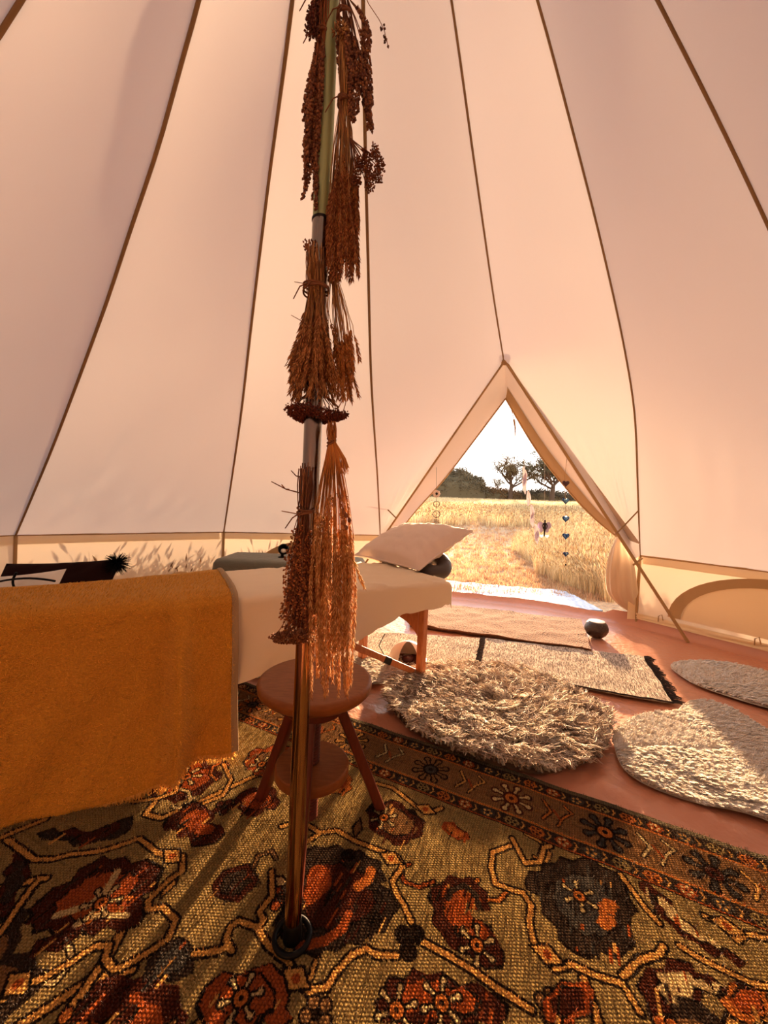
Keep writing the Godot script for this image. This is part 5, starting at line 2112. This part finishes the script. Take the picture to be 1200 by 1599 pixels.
# ------------------------------------------------------------------ far left corner
func back_corner() -> void:
	# long dark cushion and a pale one standing on the floor against the wall
	var z := -2.42
	var a := dp(10, 880, z)
	var c := dp(192, 872, z - 0.12)
	var t := pillow_shape("dark_cushion", "long dark velvet cushion with a black pompom standing against the left wall", "cushion", [a, c, Vector3(c.x + 0.02, 0.03, c.z + 0.3), Vector3(a.x + 0.02, 0.03, a.z + 0.3)], 0.09, M.velvet_black)
	var b := MB.new()
	var o := dp(183, 880, z - 0.05) - t.position
	for k in 420:
		var d := Vector3(rng.randf_range(-1, 1), rng.randf_range(-1, 1), rng.randf_range(-1, 1)).normalized()
		b.tube([o + d * 0.01, o + d * 0.05 + Vector3(0, 0.004, 0), o + d * rng.randf_range(0.06, 0.085)], 0.002, 0.0008, 3, false)
	stuff(obj("pompom", b, M.black, t))
	z = -2.15
	a = dp(-40, 902, z)
	c = dp(104, 888, z - 0.1)
	t = pillow_shape("pale_cushion", "pale cushion with a black line pattern in front of the dark velvet one", "cushion", [a, c, Vector3(c.x + 0.02, 0.03, c.z + 0.25), Vector3(a.x + 0.02, 0.03, a.z + 0.25)], 0.08, M.white_cotton)
	var n := Vector3(0.15, 0.7, 0.7).normalized()
	b = MB.new()
	var l1 := []
	var l2 := []
	for k in 12:
		var f := k / 11.0
		l1.append(dp(-20 + f * 106, 912 - 9 * sin(f * 2.6), z + 0.10) - t.position)
		l2.append(dp(26 - 6.0 * sin(f * 3.0), 894 + f * 28, z + 0.08) - t.position)
	b.tube(l1, 0.006, 0.006, 6); b.tube(l2, 0.006, 0.006, 6)
	obj("black_cord", b, M.black, t)
	# round woven pouffe
	var p := dp(283, 893, -2.95)
	t = thing("woven_pouffe", "low round woven tan pouffe between the velvet cushion and the draped chest", "pouffe", Vector3(p.x, 0, p.z))
	b = MB.new()
	var pr := []
	for k in 15:
		var f := PI * k / 14
		pr.append(Vector2(sin(f) * 0.17 * (1.0 if k > 0 else 0.0) + 0.0, p.y / 2 * (1.0 + cos(f))))
	b.lathe(pr, Vector3.ZERO, 36)
	obj("woven_body", b, M.wicker, t)
	b = MB.new()
	var ring := []
	for k in 25: ring.append(Vector3(cos(TAU * k / 24) * 0.155, p.y * 0.72, sin(TAU * k / 24) * 0.155))
	b.tube(ring, 0.012, 0.012, 8, false)
	obj("rolled_rim", b, M.wicker, t)
	# chest under a grey velvet cloth
	var f0 := dp(340, 872, -3.0)
	var f1 := dp(560, 866, -3.05)
	var y := f0.y
	var mid := (f0 + f1) / 2
	t = thing("chest", "low chest draped in mottled grey green velvet behind the bed", "chest", Vector3(mid.x, 0, mid.z - 0.2))
	b = MB.new()
	b.box(Vector3(0, y / 2 - 0.01, 0), Vector3((f1 - f0).length() - 0.04, y - 0.03, 0.42), Basis.IDENTITY, 0.01)
	obj("body", b, M.stool_dark, t)
	var rows := []
	var w := (f1 - f0).length()
	for k in 41:
		var u := k / 40.0 * (w + 0.5) - 0.25
		var row := []
		for j in 31:
			var v := j / 30.0 * 0.95 - 0.475
			var q := Vector2(clampf(u, 0, w) - w / 2, clampf(v, -0.22, 0.22))
			var ov := Vector2(u - clampf(u, 0, w), v - clampf(v, -0.22, 0.22))
			var L := ov.length()
			var d := ov / L if L > 1e-5 else Vector2.ZERO
			var out := minf(L, 0.03) + 0.05 * L * (1.0 + sin(u * 22.0 + v * 19.0))
			row.append(Vector3(q.x + d.x * out, y + 0.004 * noise.get_noise_2d(u * 8, v * 8) - maxf(0.0, L - 0.02) - (0.006 if L > 0.001 else 0.0), q.y + d.y * out))
		rows.append(row)
	b = MB.new()
	b.grid(rows)
	obj("velvet_cloth", b, M.velvet_grey)
	get_node("velvet_cloth").position = t.position
	tag(get_node("velvet_cloth"), "mottled grey green velvet throw covering the low chest behind the bed", "throw")
	# small round speaker-like lamp on the chest
	p = dp(443, 864, -3.2)
	t = thing("candle_cup", "small black egg shaped candle cup with pale inside on the draped chest", "candle holder", Vector3(p.x, y, p.z))
	b = MB.new()
	var fr := Vector3(0.15, 0.12, 1).normalized()
	var sx := fr.cross(Vector3.UP).normalized()
	b.lathe([Vector2(0, -0.045), Vector2(0.03, -0.036), Vector2(0.046, -0.01), Vector2(0.046, 0.012), Vector2(0.038, 0.026), Vector2(0.033, 0.02), Vector2(0.036, 0.0), Vector2(0.02, -0.025), Vector2(0, -0.03)], Vector3(0, 0.07, 0), 24, sx, fr, sx.cross(fr))
	obj("shell", b, M.black, t)
	b = MB.new()
	b.ball(Vector3(0, 0.055, 0.0), Vector3(0.026, 0.02, 0.02))
	obj("wax", b, M.white_ceramic, t)
	b = MB.new()
	b.lathe([Vector2(0, 0.0), Vector2(0.034, 0.0), Vector2(0.034, 0.006), Vector2(0.014, 0.012), Vector2(0.012, 0.03), Vector2(0, 0.03)], Vector3(-0.01, 0.0, 0), 20)
	obj("foot", b, M.black, t)


# ------------------------------------------------------------------ small things on the floor
func small_things() -> void:
	var p := gp(938, 999)
	var t := thing("round_pot", "dark round carved pot with a pale flat top beside the end of the jute mat", "pot", Vector3(p.x, 0.004, p.z - 0.06))
	var b := MB.new()
	b.lathe([Vector2(0, 0.0), Vector2(0.045, 0.0), Vector2(0.066, 0.018), Vector2(0.082, 0.048), Vector2(0.083, 0.07), Vector2(0.074, 0.098), Vector2(0.06, 0.114), Vector2(0.053, 0.116)], Vector3.ZERO, 40)
	obj("body", b, M.drum_wood, t)
	b = MB.new()
	b.lathe([Vector2(0.0, 0.112), Vector2(0.05, 0.112), Vector2(0.058, 0.116), Vector2(0.056, 0.121), Vector2(0, 0.122)], Vector3.ZERO, 36)
	obj("lid", b, M.white_ceramic, t)
	# white ceramic shell on a dark dish under the table
	p = gp(636, 1036)
	t = thing("oil_burner", "white ceramic oil burner with a dark opening on a round dish under the table", "oil burner", Vector3(p.x, 0.01, p.z))
	b = MB.new()
	b.lathe([Vector2(0, 0.0), Vector2(0.10, 0.0), Vector2(0.115, 0.012), Vector2(0.118, 0.02), Vector2(0.108, 0.018), Vector2(0, 0.014)], Vector3.ZERO, 36)
	obj("dish", b, M.stool_dark, t)
	# dome with a mouth turned to the camera
	var rows := []
	for k in 13:
		var f := 0.12 + (PI * 0.5 - 0.12) * k / 12
		var row := []
		for s in 33:
			var g := -PI * 0.5 + 0.55 + (TAU - 1.1) * s / 32 + PI
			row.append(Vector3(cos(g) * sin(f) * 0.11, 0.016 + cos(f) * 0.11, sin(g) * sin(f) * 0.085))
		rows.append(row)
	b = MB.new()
	b.grid(rows)
	b.fan(PackedVector3Array(rows[0].slice(0, 32)))
	obj("ceramic_dome", b, M.white_ceramic, t)
	b = MB.new()
	b.lathe([Vector2(0, 0.016), Vector2(0.03, 0.018), Vector2(0.036, 0.035), Vector2(0.03, 0.05), Vector2(0.0, 0.052)], Vector3(-0.0, 0, 0.03), 20)
	obj("inner_bowl", b, M.maroon_glass, t)


# ------------------------------------------------------------------ hangings in the doorway
func heart_shape(b: MB, c: Vector3, s: float, d: float) -> void:
	var ring := []
	for k in 28:
		var g := TAU * k / 28
		ring.append(Vector2(16.0 * pow(sin(g), 3), 13.0 * cos(g) - 5.0 * cos(2 * g) - 2.0 * cos(3 * g) - cos(4 * g)) / 32.0 * s)
	var rows := []
	for q in [[0.0, 1.0], [0.6, 0.9], [0.95, 0.45], [1.0, 0.0], [0.95, -0.45], [0.6, -0.9], [0.0, -1.0]]:
		var row := []
		for p in ring: row.append(c + Vector3(p.x * q[0], p.y * q[0], q[1] * d))
		rows.append(row)
	b.grid(rows, true)


func hangings() -> void:
	var z := -2.95
	var top := dp(886, 714, z)
	var t := thing("heart_garland", "string of five glass hearts, four blue, hanging from the right door edge", "garland", top)
	var b := MB.new()
	var low := dp(884, 882, z)
	b.tube([Vector3.ZERO, Vector3(-0.01, -0.16, 0), dp(884, 800, z) - top, low - top], 0.0018, 0.0018, 5)
	obj("string", b, M.rope, t)
	var mats := [M.maroon_glass, M.blue_glass, M.blue_glass, M.blue_glass, M.navy_glass]
	var ys := [755, 782, 810, 837, 865]
	for k in 5:
		b = MB.new()
		var s := 0.056 if k < 4 else 0.044
		var c := dp(884, ys[k], z) - top
		heart_shape(b, c, s, 0.009)
		var h := obj("heart", b, M.navy_glass if k > 0 else M.maroon_glass, t)
		if k > 0:
			b = MB.new()
			heart_shape(b, c + Vector3(0, 0.001, 0.004), s * 0.72, 0.009)
			obj("glass_inset", b, [M.maroon_glass, M.pale_blue_glass, M.blue_glass, M.blue_glass, M.navy_glass][k], h)
			b = MB.new()
			heart_shape(b, c + Vector3(0, 0.002, 0.009), s * 0.34, 0.008)
			obj("glass_centre", b, [M.maroon_glass, M.blue_glass, M.pale_blue_glass, M.navy_glass, M.pale_blue_glass][k], h)
	b = MB.new()
	b.ball(low - top, Vector3(0.007, 0.007, 0.007), 8, 6)
	obj("bead", b, M.black, t)
	# rings and flower at the left
	z = -3.6
	top = dp(682, 728, z)
	t = thing("ring_mobile", "hanging mobile of a flower disc above two thin rings at the left door edge", "mobile", top)
	b = MB.new()
	b.tube([Vector3.ZERO, dp(682, 816, z) - top], 0.0015, 0.0015, 4)
	obj("string", b, M.iron, t)
	var fc := dp(682, 771, z) - top
	b = MB.new()
	for k in 8:
		var g := TAU * k / 8
		b.ball(fc + Vector3(cos(g), sin(g), 0) * 0.024, Vector3(0.013, 0.013, 0.004), 8, 6)
	obj("petals", b, M.pillow, t)
	b = MB.new()
	b.ball(fc + Vector3(0, 0, 0.003), Vector3(0.012, 0.012, 0.006), 10, 6)
	obj("flower_centre", b, M.iron, t)
	for q in [[787, 0.028], [803, 0.032]]:
		b = MB.new()
		var ring := []
		for k in 25: ring.append(dp(682, q[0], z) - top + Vector3(cos(TAU * k / 24), sin(TAU * k / 24), 0) * q[1])
		b.tube(ring, 0.003, 0.003, 6, false)
		obj("wire_ring", b, M.iron, t)
	b = MB.new()
	for k in 3: b.box(dp(682, 812 + k * 3, z) - top, Vector3(0.05, 0.006, 0.004))
	obj("chime_bars", b, M.iron, t)
	# lilac ribbons
	z = -3.1
	top = dp(815, 678, z)
	t = thing("ribbon_streamer", "string of white and lilac ribbon strips trailing down in the doorway", "streamer", top)
	var path := [[806, 660], [816, 705], [822, 745], [826, 775], [832, 800], [836, 825], [841, 848]]
	b = MB.new()
	var line := []
	for q in path: line.append(dp(q[0], q[1], z) - top)
	b.tube(line, 0.0016, 0.0016, 4)
	obj("string", b, M.white_cotton, t)
	for q in [[817, 728, 30, 12], [821, 738, 34, -6], [825, 766, 24, 4], [830, 788, 22, 6], [833, 800, 24, -5], [837, 818, 26, 5], [840, 828, 22, -4]]:
		b = MB.new()
		var rows := []
		for k in 9:
			var f := k / 8.0
			var c := dp(q[0] + q[3] * 0.3 * sin(f * 3.0), q[1] + q[2] * f, z + 0.02 * sin(f * 5.0 + q[0])) - top
			var wd := 0.012 * (0.4 + sin(PI * f))
			rows.append([c - Vector3(wd, 0, 0.006 * sin(f * 4.0)), c + Vector3(wd, 0, 0.006 * sin(f * 4.0))])
		b.grid(rows)
		obj("ribbon", b, M.lilac, t)
	# winged sun catcher
	top = dp(851, 722, z)
	t = thing("winged_suncatcher", "dark winged figure sun catcher with lilac wings and mint drops hanging in the doorway", "suncatcher", top)
	b = MB.new()
	b.tube([Vector3.ZERO, dp(851, 812, z) - top], 0.001, 0.001, 4)
	obj("string", b, M.white_cotton, t)
	var c := dp(851, 824, z) - top
	b = MB.new()
	b.lathe([Vector2(0, 0.065), Vector2(0.007, 0.06), Vector2(0.008, 0.052), Vector2(0.004, 0.045), Vector2(0.012, 0.036), Vector2(0.009, 0.015), Vector2(0.011, 0.0), Vector2(0.007, -0.03), Vector2(0.005, -0.065), Vector2(0, -0.075)], c, 14)
	for s in [-1.0, 1.0]: b.tube([c + Vector3(s * 0.01, 0.035, 0), c + Vector3(s * 0.02, 0.015, 0.004), c + Vector3(s * 0.012, -0.012, 0.006)], 0.004, 0.003, 6)
	obj("figure", b, M.iron, t)
	for s in [-1.0, 1.0]:
		b = MB.new()
		b.ball(c + Vector3(s * 0.032, 0.018, -0.008), Vector3(0.024, 0.030, 0.003), 14, 8)
		b.ball(c + Vector3(s * 0.024, -0.02, -0.008), Vector3(0.016, 0.02, 0.003), 12, 8)
		obj("wing", b, M.lilac, t)
		b = MB.new()
		heart_shape(b, c + Vector3(s * 0.022, -0.068, 0), 0.032, 0.005)
		obj("drop", b, M.mint, t)
	# little tassel at the top of the opening
	top = dp(803, 650, -3.45)
	t = thing("door_tassel", "small hanging strap end at the peak of the doorway", "tassel", top)
	b = MB.new()
	b.tube([dp(797, 632, -3.45) - top, dp(803, 655, -3.45) - top], 0.003, 0.003, 5)
	obj("cord", b, M.rope, t)
	b = MB.new()
	b.tube([dp(803, 655, -3.45) - top, dp(805, 668, -3.45) - top, dp(805, 682, -3.45) - top], 0.009, 0.004, 6)
	obj("strap_end", b, M.canvas_tape, t)
